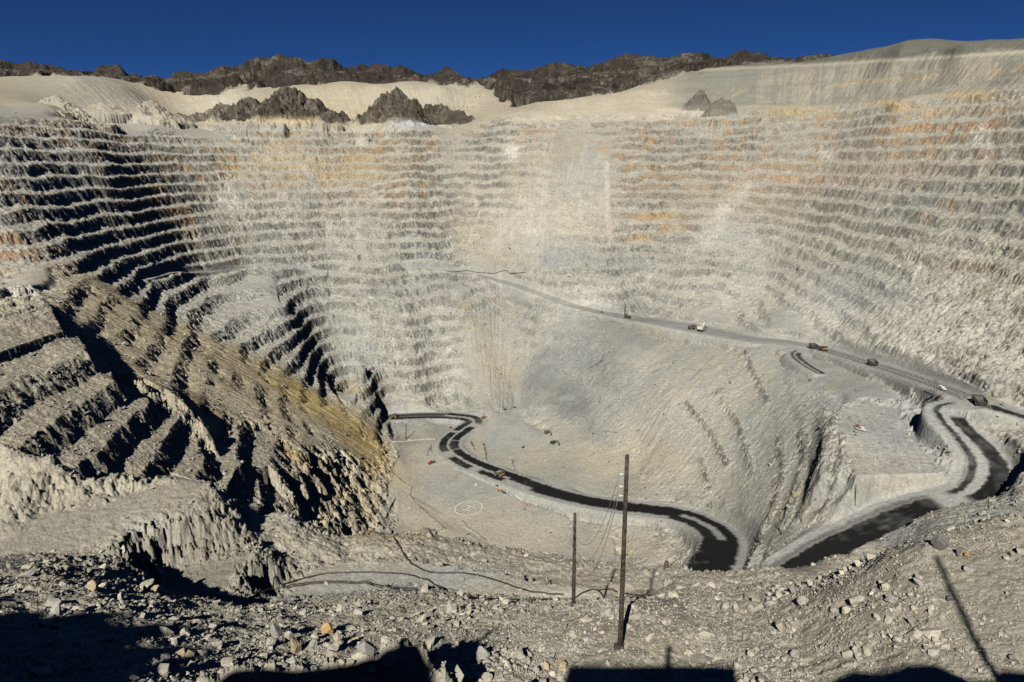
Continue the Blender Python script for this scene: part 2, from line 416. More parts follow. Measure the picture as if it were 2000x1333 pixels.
zr_ = np.where(xs_ - x0[0] - sx_[0] * ys_ < 0, -109 * PS, zr_)
plane = -130 - .74 * (.94 * (X + 518) + .35 * (Y - 795))
pr_p = np.array([on_apron(x, y) for x, y in ((-40,535),(60,562),(140,640),(220,720),(350,812),(415,858),(450,815),(515,822),(600,905),(690,1010),(738,1035))])
pr_a = np.r_[np.arctan2(pr_p[:, 0], pr_p[:, 1]), R(-11.0)]; pr_r = np.r_[np.hypot(pr_p[:, 0], pr_p[:, 1]), 400]
chd = (np.interp(AZ1, pr_a, pr_r, right=300)[None, :] - RR) * .8
PROM = (smooth(-16, 16, chd + 6 * samp(HT[1], X / .4, Y / .4)) * smooth(365, 425, RR) * (AZ1[None, :] < R(-11.0))).astype(np.float32)
pr_z = np.r_[np.maximum(pr_p[:, 2], -402), -402]
zr_ = np.minimum(zr_, np.interp(AZ1, pr_a, pr_z)[None, :i1] + .08 * np.clip(chd[sl], -5, 400) + .28 * np.clip(chd[sl] - 70, 0, 400) + 2)
zr_ = np.where(chd[sl] < 90, np.maximum(zr_, plane[sl] - 3), zr_)
zr_ = np.minimum(np.maximum(zr_, -403), -112 * PS - .03 * (RR[j0:j1] - 640 * PS) + 2.5 * samp(HT[1], xs_ / .5, ys_ / .5))
Z[sl] = Z[sl] * (1 - PROM[sl]) + zr_ * PROM[sl]
# ---- foot of the talus running out on the pit floor
i0, i1 = np.searchsorted(AZ1, [R(-24), R(-7)]); j0, j1 = np.searchsorted(R1, [520, 985])
sl = (slice(j0, j1), slice(i0, i1))
xt_ = np.interp(Y[sl], [560, 705, 923, 960], [-128, -146, -172, -215]) + 3 * samp(HT[1], X[sl] / .5, Y[sl] / .5)
fill = np.minimum(plane[sl], -404.5 + .60 * (xt_ - X[sl]))
Z[sl] = np.maximum(Z[sl], fill)
d_t = np.clip(xt_ - X[sl], 0, 400)
cut = -403 + .60 * d_t + .0065 * d_t ** 2
cw = smooth(560, 610, RR[j0:j1]) * smooth(930, 890, RR[j0:j1])
Z[sl] = np.where(cut < Z[sl], Z[sl] + (cut - Z[sl]) * cw, Z[sl])
TOE = np.zeros_like(Z); TOE[sl] = cw * smooth(105, 60, d_t) * smooth(-6, 2, xt_ - X[sl])
PROM = PROM * (1 - TOE)
# ---- the drill bench: a flat pale platform with a sharp outer edge
pg = np.array([P(x, y, z=-236)[:2] for x, y in ((1642,806),(1690,786),(1745,800),(1790,855),(1838,925),(1815,953),(1755,957),(1690,950),(1668,915),(1650,868),(1636,838))])
def inside_dist(pg, x, y):
    ins = np.zeros(x.shape, bool); dmin = np.full(x.shape, 1e9, np.float32)
    for a in range(len(pg)):
        p, q = pg[a], pg[(a + 1) % len(pg)]
        c = ((p[1] > y) != (q[1] > y)) & (x < (q[0] - p[0]) * (y - p[1]) / (q[1] - p[1] + 1e-9) + p[0]); ins ^= c
        e = q - p; t = np.clip(((x - p[0]) * e[0] + (y - p[1]) * e[1]) / (e @ e), 0, 1)
        dmin = np.minimum(dmin, np.hypot(x - p[0] - e[0] * t, y - p[1] - e[1] * t))
    return np.where(ins, -dmin, dmin)
i0, i1 = np.searchsorted(AZ1, [R(20), R(38)]); j0, j1 = np.searchsorted(R1, [480, 860])
sl = (slice(j0, j1), slice(i0, i1))
BEN = np.zeros_like(Z)
dd_ = inside_dist(pg, X[sl], Y[sl])
BEN[sl] = smooth(np.where(B0[None, i0:i1] < 26.3, 15, 5), 0, dd_ + 2 * samp(HT[1], X[sl] / .4, Y[sl] / .4)) * (1 - smooth(.2, .7, ROADW[sl]))
Z[sl] = Z[sl] * (1 - BEN[sl]) + (-236 + .004 * (Y[sl] - 560)) * BEN[sl]
gs_ = np.clip(dd_ + 4 * samp(HT[1], X[sl] / .3, Y[sl] / .3) + 1.2 * samp(HT[2], X[sl] / .2, Y[sl] / .2), 0, 90); east = smooth(25.0, 26.5, np.broadcast_to(B0[None, i0:i1], gs_.shape)) * (1 - smooth(.3, .8, ROADW[sl])) * smooth(85, 60, gs_) * smooth(560, 575, RR[j0:j1])
Z[sl] = Z[sl] * (1 - east) + np.clip(Z[sl], -236 - .40 * gs_, -236 + .60 * gs_) * east
Z0 = Z.copy()

# ---- slope of the macro surface decides where benches are cut
dr = np.gradient(R1)[:, None]
gr = np.gradient(Z, axis=0) / dr
ga = np.gradient(Z, axis=1) / (np.gradient(AZ1)[None, :] * RR)
SLOPE = np.hypot(gr, ga)
GX = gr * np.sin(AZ1) + ga * np.cos(AZ1); GY = gr * np.cos(AZ1) - ga * np.sin(AZ1)
TER = smooth(.27, .42, SLOPE) * smooth(300, 420, np.broadcast_to(RR, Z.shape)) * (1 - smooth(.1, .9, HILL)) * (1 - smooth(.0, .6, ROADW))
rim_z = np.interp(B0, [-40, -30, -20, -8, 0, 15, 24, 40], [95, 100, 96, 92, 118, 128, 122, 120])
TER *= smooth(14, -6, Z - rim_z[None, :]) * (1 - CONE * (B0[None, :] > -24))
# smooth talus fans and slides: (x, y, rx, ry, rot, how much of the benches is buried)
for px_, py_, sx, sy, rot, am, z_ in ((1110,300,65,55,0,.8,None),(1080,380,90,60,0,.45,None),(1000,470,70,50,25,.75,None),(1180,370,16,80,0,.6,None),(885,300,25,60,0,.5,None),(1100,450,80,60,0,.35,None),
        (960,700,60,110,0,.9,None),(1120,720,150,110,30,.62,None),(1050,760,70,60,0,.8,None),(1350,800,190,150,30,.72,None),(1450,900,140,120,0,.68,None),(1250,900,150,100,0,.8,None),(1560,1000,140,90,0,.9,None),
        (1500,760,110,70,30,.6,None),(450,390,16,60,-35,.55,None),(1400,430,22,90,35,.5,None),(1560,560,90,60,0,.35,None),(1700,620,80,60,0,.35,None),(1900,560,110,70,0,.6,None),(1800,640,70,50,0,.6,None),(1950,660,70,60,0,.6,None),
        (1720,840,110,60,0,.95,None),(1850,1000,120,50,0,1,None),(1700,1060,160,50,0,1,None),(1130,620,60,25,0,.5,None)):
    sl, w, u, v = patch(px_, py_, sx, sy, rot, z=z_)
    TER[sl] *= 1 - am * np.clip(w * 1.6, 0, 1)

TER = np.maximum(TER, PROM * smooth(.18, .3, SLOPE))
sl, w, u, v = patch(455, 605, 75, 60)
TER[sl] = np.maximum(TER[sl], np.clip(1.5 * w, 0, .95) * (1 - smooth(0, .5, ROADW[sl])))
# ---- cut the benches
H = 19.5
Ln = samp(HT[0], X / .62 + 100, Y / .62)           # broad waviness of crests
Mn = samp(HT[1], (X * .8 + Y * .6) / .34, (Y * .8 - X * .6) / .34 + 300)
Fn = samp(HT[2], (X * .6 - Y * .8) / .23 + 40, (Y * .6 + X * .8) / .23 + 40)
# the talus apron of the left wall buries most of its benches
left_r = (B0[None, :] < -8.2) & (RR > 330) & (RR < 1120)
apron = np.where(left_r, smooth(85, 22, np.abs(Z0 - plane)) * smooth(-100, -150, Z0) * smooth(-401, -390, Z0) * smooth(1060, 985, np.broadcast_to(RR, Z.shape)), 0)
apron *= (1 - .85 * PROM) * smooth(-8.2, -10, np.broadcast_to(B0[None, :], Z.shape)) + 1e-6
upl = smooth(260, 120, .94 * (X + 518) + .35 * (Y - 795))
TER *= 1 - apron * np.clip(.86 - .30 * upl + .3 * samp(HT[0], X / .5 + 30, Y / .5 + 200), .3, 1)
left = smooth(-4, -18, np.broadcast_to(B0[None, :], Z.shape))
side = np.maximum(left, .9 * smooth(14, 26, np.broadcast_to(B0[None, :], Z.shape)))
HL = np.where(PROM > .5, 22.0, H + 4.5 * smooth(15, 33, np.broadcast_to(B0[None, :], Z.shape)))
thc0 = np.arctan2(X + 20, 900 - Y)
t = Z / HL + (.13 * Ln) * (1 - .5 * side) + (.024 * Mn + .004 * Fn)
f = t - np.floor(t)
wf = .36
g = np.where(f < 1 - wf, .20 * f / (1 - wf), .20 + .80 * (f - (1 - wf)) / wf)
# rubble cones lying on the berms against the foot of the face
tal = np.clip(samp(HT[1], X / .4 + 500, Y / .4), 0, 2.0)
g += np.where(f < 1 - wf, 0, 0) + .07 * (1 - .5 * PROM) * tal * np.exp(-((f - (1 - wf)) / .14) ** 2)
Zt = HL * (np.floor(t) + g) - HL * (.13 * Ln * (1 - .5 * side))
arc = thc0 * 850.0
TER *= 1 - .85 * TOE
flute = .35 * samp(HT[2], arc / .22, Z0 / 3.0) + 1.0 * samp(HT[2], arc / .16, Z / .13) + .7 * samp(HT[2], arc / .075 + 300, Z / .07 + 77)
FACE = smooth(.62, .74, f) * TER
patchy = smooth(-1.4, .2, samp(HT[0], X / .5 + 800, Y / .5 + 10)) * .3 + .7
TERw = TER * (patchy * (1 - left) + left)
Z = Z * (1 - TERw) + Zt * TERw

Z += .9 * (1 - .45 * PROM) * (1 - .55 * smooth(14, 26, np.broadcast_to(B0[None, :], Z.shape))) * FACE * flute * (.4 + .6 * TERw) * smooth(330, 450, RR)
# rubble on the promontory's berms
Z += PROM * .22 * np.clip(samp(HT[2], X / .16, Y / .16), -.4, 2) * (1 - FACE)
# ---- rock relief
amp = smooth(330, 500, np.broadcast_to(RR, Z.shape)) * (1 - .97 * smooth(.05, .7, ROADW))
rough = smooth(.22, .5, SLOPE)
Z += amp * rough * (1 - HILL) * (.40 * Fn + .55 * Mn) * (.36 + .5 * TERw) * (1 - .8 * PROM) * (1 - .6 * apron)
thc = np.arctan2(X + 20, 900 - Y)
rill_w = samp(HT[2], thc * 2600, Z0 / 4.0)               # rills washed down the pit walls
rs_p = .70 * X - .72 * Y; rs_a = .72 * X + .70 * Y
rill_r = samp(HT[2], rs_p / .22, rs_a / 3.0 + .2 * samp(HT[1], X / .5, Y / .5))
righty = smooth(1.5, 5, np.broadcast_to(B0[None, :], Z.shape)) * smooth(-225, -250, Z0)
Z += amp * rough * (1 - HILL) * (1 - TERw) * (1 - PROM) * (1 + .5 * smooth(.3, 1.5, Ln)) * ((1 - righty) * .45 * rill_w + righty * .13 * rill_r)
# dark broken ribs of rock standing out of the slope left of the drill bench
RIB = np.zeros_like(Z)
for pts, hh in (([(1645,850),(1640,900),(1625,960),(1600,1010)],3),([(1628,820),(1600,900),(1580,960),(1556,1020)],5),([(1562,850),(1572,900),(1545,980),(1530,1030)],6),([(1522,860),(1527,930),(1512,990),(1490,1040)],5),
                ([(1400,770),(1440,830),(1460,900),(1470,940)],4),([(1340,790),(1390,850),(1420,910)],4),([(1455,690),(1475,740),(1500,790)],4),([(1370,900),(1385,960)],3)):
    W3 = [hit(*p_) for p_ in pts]
    for p0, p1 in zip(W3[:-1], W3[1:]):
        mx_, my_ = (p0[0] + p1[0]) / 2, (p0[1] + p1[1]) / 2
        r_m, a_m = math.hypot(mx_, my_), math.atan2(mx_, my_)
        L = math.hypot(p1[0] - p0[0], p1[1] - p0[1])
        i0, i1 = np.searchsorted(AZ1, [a_m - (L + 40) / r_m, a_m + (L + 40) / r_m]); j0, j1 = np.searchsorted(R1, [r_m - L - 40, r_m + L + 40])
        sl = (slice(j0, j1), slice(i0, i1))
        ex, ey = (p1[0] - p0[0]) / L, (p1[1] - p0[1]) / L
        tt = np.clip((X[sl] - p0[0]) * ex + (Y[sl] - p0[1]) * ey, 0, L)
        dd = np.hypot(X[sl] - p0[0] - ex * tt, Y[sl] - p0[1] - ey * tt) + 2.5 * Mn[sl] + 1.2 * Fn[sl]
        w = np.exp(-np.clip(dd / 4.5, 0, 9) ** 2) * np.clip(.6 + .5 * Mn[sl] + .3 * Fn[sl], 0, 1.3)
        RIB[sl] = np.maximum(RIB[sl], w * hh)
RIB *= (1 - smooth(.02, .4, ROADW))
CRAG = np.zeros_like(Z)
for px_, py_, sx, sy in ((1900,560,110,70),(1800,640,70,50),(1950,650,70,60),(1930,720,60,40)):
    sl, w, u, v = patch(px_, py_, sx, sy)
    CRAG[sl] = np.maximum(CRAG[sl], np.clip(1.6 * w, 0, 1))
CRAG *= (1 - smooth(.02, .4, ROADW))
cn_ = 1 - np.sqrt(samp(HT[1], X / .5 + 9, Y / .5) ** 2 + .03)
Z += CRAG * (2.6 * cn_ + .5 * Mn + .5 * flute)
Z += RIB * 1.7
# stepped spoil tips above the right rim
tip = smooth(9, 12, np.broadcast_to(B0[None, :], Z.shape)) * smooth(8, 20, Z - rim_z[None, :]) * (1 - smooth(.1, .6, HILL)) * smooth(2300, 2000, np.broadcast_to(RR, Z.shape))
tt_ = (Z - 96) / 46 + .05 * Ln; ft_ = tt_ - np.floor(tt_)
Zs_ = 46 * (np.floor(tt_) + np.where(ft_ < .4, .12 * ft_ / .4, .12 + .88 * (ft_ - .4) / .6) - .05 * Ln) + 96
Z = Z * (1 - tip) + Zs_ * tip
TIP = tip * smooth(.0, .05, ft_) * smooth(.42, .36, ft_)
# natural hills: ridged rock
rid = 1 - np.sqrt(samp(HT[0], X / 2.4, Y / 2.4) ** 2 + .06)
rid2 = 1 - np.sqrt(samp(HT[1], X / 3.2 + 77, Y / 3.2) ** 2 + .1)
fade = smooth(0, .8, HILL) * smooth(5200, 3600, np.broadcast_to(RR, Z.shape))
fade *= 1 - .75 * np.exp(-((RR - RC[None, :]) / 330) ** 2) * (AZ1[None, :] < R(19))
Z += fade * (rid * 44 + rid2 * 8 + Mn * .9 - 24) * np.interp(RR, [900, 1600, 2500, 3300], [.3, .5, 1.0, 1.15])
# ------------------------------------------------------------------ ground near the rim: rubble, pads, ledge
near = smooth(135, 100, np.broadcast_to(RR, Z.shape))
jn = int(np.searchsorted(R1, 140))
SN = (slice(0, jn), slice(0, NA))
PAD = np.zeros(Z.shape, np.float32)
for px_, py_, sx, sy, rot, am, z_ in ((170,1030,190,42,-10,1,-38),(340,965,60,24,0,1,-38.5),(40,1075,80,30,0,1,-36.3),(400,1130,75,40,0,1,-42),(700,1140,230,26,0,1,-46.3),(1000,1145,150,22,0,1,-45.3),
        (1200,1150,110,22,0,1,-43.6),(1220,1240,120,38,0,.75,-25),(1250,1310,180,30,0,.7,-25),(820,1250,130,40,0,.55,-27),(560,1210,60,20,0,.4,None),(1590,1110,110,16,0,.9,-45.8),(1930,1170,100,110,20,.75,None),(1780,1240,60,60,0,.4,None),(1300,1190,60,30,0,.7,-27)):
    sl, w, u, v = patch(px_, py_, sx, sy, rot, z=z_, gate=.3)
    PAD[sl] = np.maximum(PAD[sl], am * np.clip(w * 1.7, 0, 1))
xn, yn = X[SN], Y[SN]
N1 = samp(HT[1], xn / .03, yn / .03)
N2 = samp(HT[2], xn / .02 + 9, yn / .02)
N3 = samp(HT[0], xn / .03, yn / .03 + 55)
N4 = samp(HT[2], xn / .035 + 3, yn / .035)
# flat pads and the service road, cut level with broken edges
def level(poly, z0, z1, soft, x0_=None, x1_=None):
    pg_ = np.array([P(x, y, z=(z0 if x1_ is None else z0 + (z1 - z0) * np.clip((x - x0_) / (x1_ - x0_), 0, 1)))[:2] for x, y in poly])
    d_ = inside_dist(pg_, xn, yn) + .35 * N1 + .03 * N4
    if z0 == -37.8:
        soft = np.where(np.hypot(xn, yn) > 73 , 7.0, soft)
    w = smooth(soft, 0, d_)
    lv_ = z0 if x1_ is None else z0 + (z1 - z0) * np.clip((xn / yn * 1200 + 1000 - x0_) / (x1_ - x0_), 0, 1)
    Z[SN] = Z[SN] * (1 - w) + lv_ * w
    PAD[SN] = np.maximum(PAD[SN] * (1 - .6 * smooth(0, soft, d_) * smooth(soft * 3, soft, d_)), smooth(.3, -.5, d_))
    return w, smooth(soft * 1.5, soft * .7, d_) * smooth(.05, .5, d_) * (np.hypot(xn, yn) < (73 if z0 == -37.8 else 999))
SCARP = np.zeros_like(xn)
for po, z0, z1, so, xa, xb in (([(0,1062),(60,1040),(130,1005),(190,985),(260,965),(330,945),(374,950),(370,985),(335,1010),(275,1035),(220,1052),(165,1078),(120,1086),(60,1086),(0,1092)], -37.8, 0, 4.4, None, None),
        ([(318,1148),(300,1130),(330,1112),(390,1100),(455,1090),(500,1082),(482,1105),(455,1132),(441,1163),(420,1170),(360,1160)], -42.2, 0, 3.6, None, None),
        ([(497,1172),(540,1150),(600,1120),(660,1102),(740,1096),(800,1096),(870,1105),(960,1118),(1040,1134),(1110,1147),(1170,1148),(1265,1134),(1300,1125),(1290,1166),(1200,1176),(1100,1178),(1000,1179),(900,1174),(840,1170),(700,1170),(600,1172)], -46, -43.6, 1.2, 600, 1200)):
    w_, sc_ = level(po, z0, z1, so, xa, xb)
    SCARP = np.maximum(SCARP, sc_)
Z[SN] += SCARP * (.14 * N4 + .05 * samp(HT[2], (xn * .5 - yn * .86) / .02, (xn * .86 + yn * .5) / .1))
rub = (1 - PAD[SN]) * near[SN]
blocky = np.abs(N4) ** 1.3 * np.sign(N4)
RELN = rub * (.13 * N3 + .04 * N1 + .025 * blocky + .012 * N2) + near[SN] * PAD[SN] * (.02 * N1 + .012 * N2)
Z[SN] += RELN * np.interp(RR[:jn], [4, 25, 50, 110], [.5, .75, 1.0, 1.35])
# scarps of loose rock between the pads: steepen into fluted faces
slp = SLOPE[SN]
Z[SN] += rub * smooth(.35, .8, slp) * (.22 * samp(HT[2], xn / .04 + 70, yn / .12) ) * smooth(45, 60, RR[:jn])
# dark ledge right below the camera
lx = np.array([(380,1345),(430,1322),(455,1305),(480,1302),(520,1300),(575,1306),(620,1300),(660,1296),(690,1291),(712,1284),(738,1279),(752,1265),(770,1261),(790,1254),(815,1253),(826,1268),(838,1288),(850,1303),(866,1308),(880,1330),(905,1352)], float)
la = np.array([math.atan2(*ray(x, y)[:2]) for x, y in lx])
lq = np.array([ray(x, y)[2] / math.hypot(*ray(x, y)[:2]) for x, y in lx])
jl = int(np.searchsorted(R1, 34))
rc = 25.1
qa = np.interp(AZ1, la, lq, left=-1.6, right=-1.6)
jag = samp(HT[0], AZ1 * 4200 + 5, AZ1 * 0 + 17) * .006
zc = (qa + jag)[None, :] * rc
rl = RR[:jl]
prof = np.where(rl < rc, zc - 2.4 * (rc - rl), zc - 1.9 * np.maximum(rl - rc - .5, 0) - .35 * np.minimum(rl - rc, .5))
prof = prof + .16 * samp(HT[1], X[:jl] / .02, Y[:jl] / .02) * smooth(.1, .8, np.abs(rl - rc)) - .02
Z[:jl] = np.maximum(Z[:jl], np.where(qa[None, :] > -1.5, prof, -99))

# ------------------------------------------------------------------ base colours (no light or shade in them: rock, dust, stains, wet gravel)
def c3(r, g, b):
    return np.array([r, g, b], np.float32)
COLR = np.empty(Z.shape + (3,), np.float32)
COLR[:] = c3(.345, .33, .27)
def blend(col, w, sl=Ellipsis):
    C_ = COLR[sl]
    C_ += (col - C_) * np.clip(w, 0, 1)[..., None]
    COLR[sl] = C_
big = samp(TEX[0], X / 3 + 222, Y / 3 + 90)
mid = samp(TEX[1], X / 1.0 + 11, Y / 1.0 + 7)
th = np.arctan2(X + 20, 900 - Y)                        # bearing round the middle of the pit
strk = samp(TEX[1], th * 1500, Z0 / 5.5)                 # streaks running downhill on the walls
strk2 = samp(TEX[2], th * 3000 + 50, Z0 / 3.0 + 20)
lift = smooth(-190, 30, Z0)
blend(c3(.325, .328, .302), .9 * smooth(-80, -260, Z0))                    # greyer deep rock
blend(c3(.42, .385, .27), .7 * smooth(.2, 1.3, big) * lift)
blend(c3(.30, .31, .295), .75 * smooth(.3, 1.4, -big) )
blend(c3(.45, .43, .36), .55 * smooth(.6, 1.8, strk))
blend(c3(.29, .28, .24), .5 * smooth(.6, 1.8, -strk))
# bench faces: fresh darker rock, rust along joints high on the wall; berms carry pale dust
och = samp(TEX[1], X / 1.3 + 400, Y / 1.3 + 60)
och2 = samp(TEX[0], X / 2.2 + 40, Y / 2.2 + 660)
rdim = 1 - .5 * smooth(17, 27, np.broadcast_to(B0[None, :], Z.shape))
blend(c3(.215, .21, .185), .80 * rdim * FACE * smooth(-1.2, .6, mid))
rtop = smooth(4, 13, np.broadcast_to(B0[None, :], Z.shape)) * smooth(-150, -60, Z0) * TER
blend(c3(.255, .243, .195), .62 * rtop)
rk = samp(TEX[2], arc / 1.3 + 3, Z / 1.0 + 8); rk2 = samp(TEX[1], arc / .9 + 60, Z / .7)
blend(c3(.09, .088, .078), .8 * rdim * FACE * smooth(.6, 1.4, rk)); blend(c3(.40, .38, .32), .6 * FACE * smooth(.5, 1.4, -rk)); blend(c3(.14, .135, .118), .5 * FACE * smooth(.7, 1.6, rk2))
blend(c3(.40, .245, .11), .85 * FACE * smooth(.30, 1.3, och) * smooth(-.9, .7, och2) * smooth(-190, -40, Z0))
blend(c3(.34, .23, .14), .6 * FACE * smooth(.5, 1.4, -och) * smooth(-150, 0, Z0))
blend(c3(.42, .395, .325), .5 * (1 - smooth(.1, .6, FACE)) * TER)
blend(c3(.22, .215, .19), .5 * smooth(.9, 2.2, samp(TEX[2], X / 1.2, Y / 1.2 + Z / 1.5)) * smooth(.2, .45, SLOPE))

def stain(px, py, sx, sy, rot, col, am, z=None, k=None, nz=.5, gate=.4):
    sl, w, u, v = patch(px, py, sx, sy, rot, gate=gate, z=z, k=k)
    if max(col) > 1.55 * min(col) and z is None and k is None:
        w = w * (.15 + .85 * FACE[sl]); nz = .95
    w = np.clip(w * 1.5, 0, 1) * np.clip(1 - nz + nz * (.6 + .9 * samp(TEX[1], X[sl] / .8 + px, Y[sl] / .8 + Z[sl] / .8)), 0, 1.3)
    blend(col, am * w, sl)
GREY, WHITE, TAN = c3(.30, .305, .285), c3(.55, .53, .46), c3(.40, .345, .23)
OCH, RUST, BROWN = c3(.42, .27, .12), c3(.36, .17, .08), c3(.30, .245, .14)
for a_ in ((900,300,25,60,10,TAN,.9),(885,270,30,20,0,OCH,.5),(1000,295,14,14,0,WHITE,.9),(1110,290,40,35,0,c3(.30,.25,.19),.95),(1060,330,60,45,20,c3(.33,.28,.20),.8),(1060,262,45,8,0,RUST,.8),(1040,275,25,12,0,OCH,.8),
        (1175,285,16,14,0,OCH,.7),(1100,420,90,50,0,c3(.44,.405,.32),.55),(1020,440,60,40,20,WHITE,.3),(960,480,80,35,-30,c3(.38,.34,.26),.8),(1060,490,70,30,0,GREY,.7),
        (1280,425,45,10,0,OCH,.8),(1290,445,40,8,0,OCH,.75),(1250,460,30,8,0,OCH,.6),(1350,360,90,18,-8,c3(.42,.30,.17),.55),(1250,330,60,14,0,OCH,.45),(1560,345,60,14,0,c3(.40,.27,.16),.8),(1580,315,45,8,0,OCH,.5),
        (1700,300,120,50,0,c3(.34,.31,.25),.5),(1870,250,40,10,0,c3(.40,.24,.15),.8),(1930,245,25,9,0,c3(.45,.27,.14),.9),(1720,330,80,20,0,c3(.36,.31,.24),.4),(1850,400,120,40,0,GREY,.4),(1615,298,10,8,-20,WHITE,1),(1920,265,12,22,20,WHITE,.7),
        (1400,440,20,80,-30,c3(.47,.44,.37),.7),(640,330,120,30,0,c3(.38,.30,.18),.5),(700,290,90,25,0,c3(.37,.28,.16),.5),(860,407,25,6,0,OCH,.8),(560,300,70,40,0,TAN,.5),(460,330,60,30,0,TAN,.6),(440,380,16,50,35,WHITE,.6),
        (1450,470,60,30,0,GREY,.5),(1600,500,150,40,0,c3(.36,.345,.29),.7),(1640,600,70,50,0,WHITE,.4),(1440,590,60,30,20,WHITE,.4),(1500,560,60,20,0,WHITE,.3),(1350,570,80,14,0,WHITE,.3),(1700,560,90,40,0,GREY,.6),
        (1900,520,50,16,-15,c3(.20,.14,.08),.9),(1880,545,40,18,20,BROWN,.5),(1830,600,40,22,-30,c3(.27,.22,.15),.5),(1960,560,50,20,20,c3(.36,.31,.21),.8),(1870,570,30,16,10,c3(.22,.17,.11),.5),(1810,660,40,16,-35,BROWN,.5),(1900,640,70,40,-25,WHITE,.6),(1780,690,60,20,-20,WHITE,.5),
        (1150,505,110,14,0,GREY,.7),(1000,600,60,40,0,GREY,.5),(1150,560,120,12,8,WHITE,.4),(1150,590,50,8,5,WHITE,.6),(800,560,60,20,0,GREY,.5),
        (945,620,60,40,0,TAN,.7),(940,700,70,80,0,c3(.38,.32,.21),.9),(990,740,40,50,20,BROWN,.75),(870,690,30,70,0,WHITE,.45),(1060,720,30,70,-25,GREY,.9),(1115,780,40,35,-35,c3(.20,.205,.19),.9),(1160,690,60,50,-30,GREY,.8),(1200,640,60,25,0,c3(.27,.27,.245),.8),
        (1260,660,50,20,0,GREY,.7),(1210,740,50,30,0,c3(.28,.28,.255),.5),(1290,660,50,30,0,c3(.36,.31,.23),.6),(1320,800,60,90,-38,c3(.44,.42,.36),.7),(1400,760,70,60,-40,c3(.42,.38,.29),.7),(1420,700,50,40,-40,TAN,.5),(1340,700,30,40,-40,GREY,.5),(1450,820,90,60,-35,c3(.40,.40,.36),.7),
        (1400,940,50,70,-20,c3(.42,.38,.27),.5),(1300,840,10,60,-25,c3(.45,.40,.27),.7),(1240,900,120,60,0,c3(.45,.41,.31),.7),(1080,830,60,30,0,c3(.45,.41,.32),.5),(1100,900,90,30,0,c3(.44,.40,.29),.6),(1575,775,14,12,0,TAN,.7),(1500,950,90,60,-30,c3(.42,.40,.33),.6),
        (1720,870,90,70,20,WHITE,.75),(1650,770,90,30,0,c3(.44,.44,.42),.7),(1780,830,70,45,30,c3(.36,.37,.36),.9),(1850,1000,130,40,-20,c3(.44,.41,.33),.7),(1640,1040,140,30,-25,c3(.44,.41,.33),.6),
        (700,800,60,60,-42,c3(.46,.36,.17),.5)):
    stain(*a_)
for a_ in ((1060,720,34,75,-25,c3(.235,.24,.225),.9),(1112,785,46,36,-35,c3(.185,.19,.175),.95),(1165,690,58,52,-30,c3(.245,.25,.23),.8),(1215,745,50,36,-30,c3(.25,.25,.23),.65),(1200,640,60,22,0,c3(.245,.245,.225),.8),(1150,840,50,16,-35,c3(.27,.275,.255),.6),(1270,665,50,22,-20,c3(.25,.25,.23),.6),(960,690,55,70,0,c3(.37,.315,.215),.8),(1000,745,30,45,20,c3(.26,.215,.13),.7)):
    stain(*a_, nz=.3)
blend(c3(.14, .136, .12), .9 * smooth(.4, 2.2, RIB))
blend(c3(.26, .24, .19), .5 * CRAG * smooth(-.2, .9, mid)); blend(c3(.47, .45, .38), .5 * CRAG * smooth(0, .9, -mid))
rst = samp(TEX[1], rs_p / .8 + 9, rs_a / 16 + 4); rst2 = samp(TEX[2], rs_p / .8 + 33, rs_a / 22)
rgt = righty * smooth(7, 13, np.broadcast_to(B0[None, :], Z.shape)) * (1 - TERw) * smooth(.15, .28, SLOPE)
rgt = rgt * smooth(-1.2, 1.2, big + .5 * mid)
blend(c3(.46, .435, .36), .5 * rgt * smooth(.2, 1.6, rst)); blend(c3(.30, .30, .27), .55 * rgt * smooth(.3, 1.7, -rst)); blend(c3(.43, .37, .24), .5 * rgt * smooth(.6, 1.8, rst2)); blend(c3(.25, .25, .23), .4 * rgt * smooth(.9, 2, -rst2))
# pit floor
FLOOR = smooth(-392, -400, Z0) * smooth(.25, .12, SLOPE)
fw = np.clip(FLOOR, 0, 1)
blend(c3(.43, .40, .315), fw * .9)
for a_ in ((900,940,90,40,0,c3(.33,.33,.295),.8,-403),(960,960,120,25,10,c3(.34,.34,.30),.7,-402),(830,830,70,22,0,c3(.26,.27,.25),.95,-410),(800,860,40,10,0,c3(.27,.27,.24),.8,-408),(990,850,40,50,10,c3(.40,.40,.36),.8,-402),(770,930,40,30,-20,c3(.44,.39,.28),.8,-403),
        (800,1010,60,40,-30,c3(.38,.345,.26),.7,-403),(1030,985,50,20,0,c3(.38,.37,.33),.8,-401),(1200,1060,120,40,0,c3(.46,.42,.31),.7,-388),(850,1010,60,6,-40,c3(.25,.23,.18),.7,-403),(830,985,50,3,-35,c3(.2,.19,.16),.7,-403),(930,1050,40,3,-35,c3(.22,.2,.16),.7,-403)):
    stain(*a_, nz=.25, gate=.25)
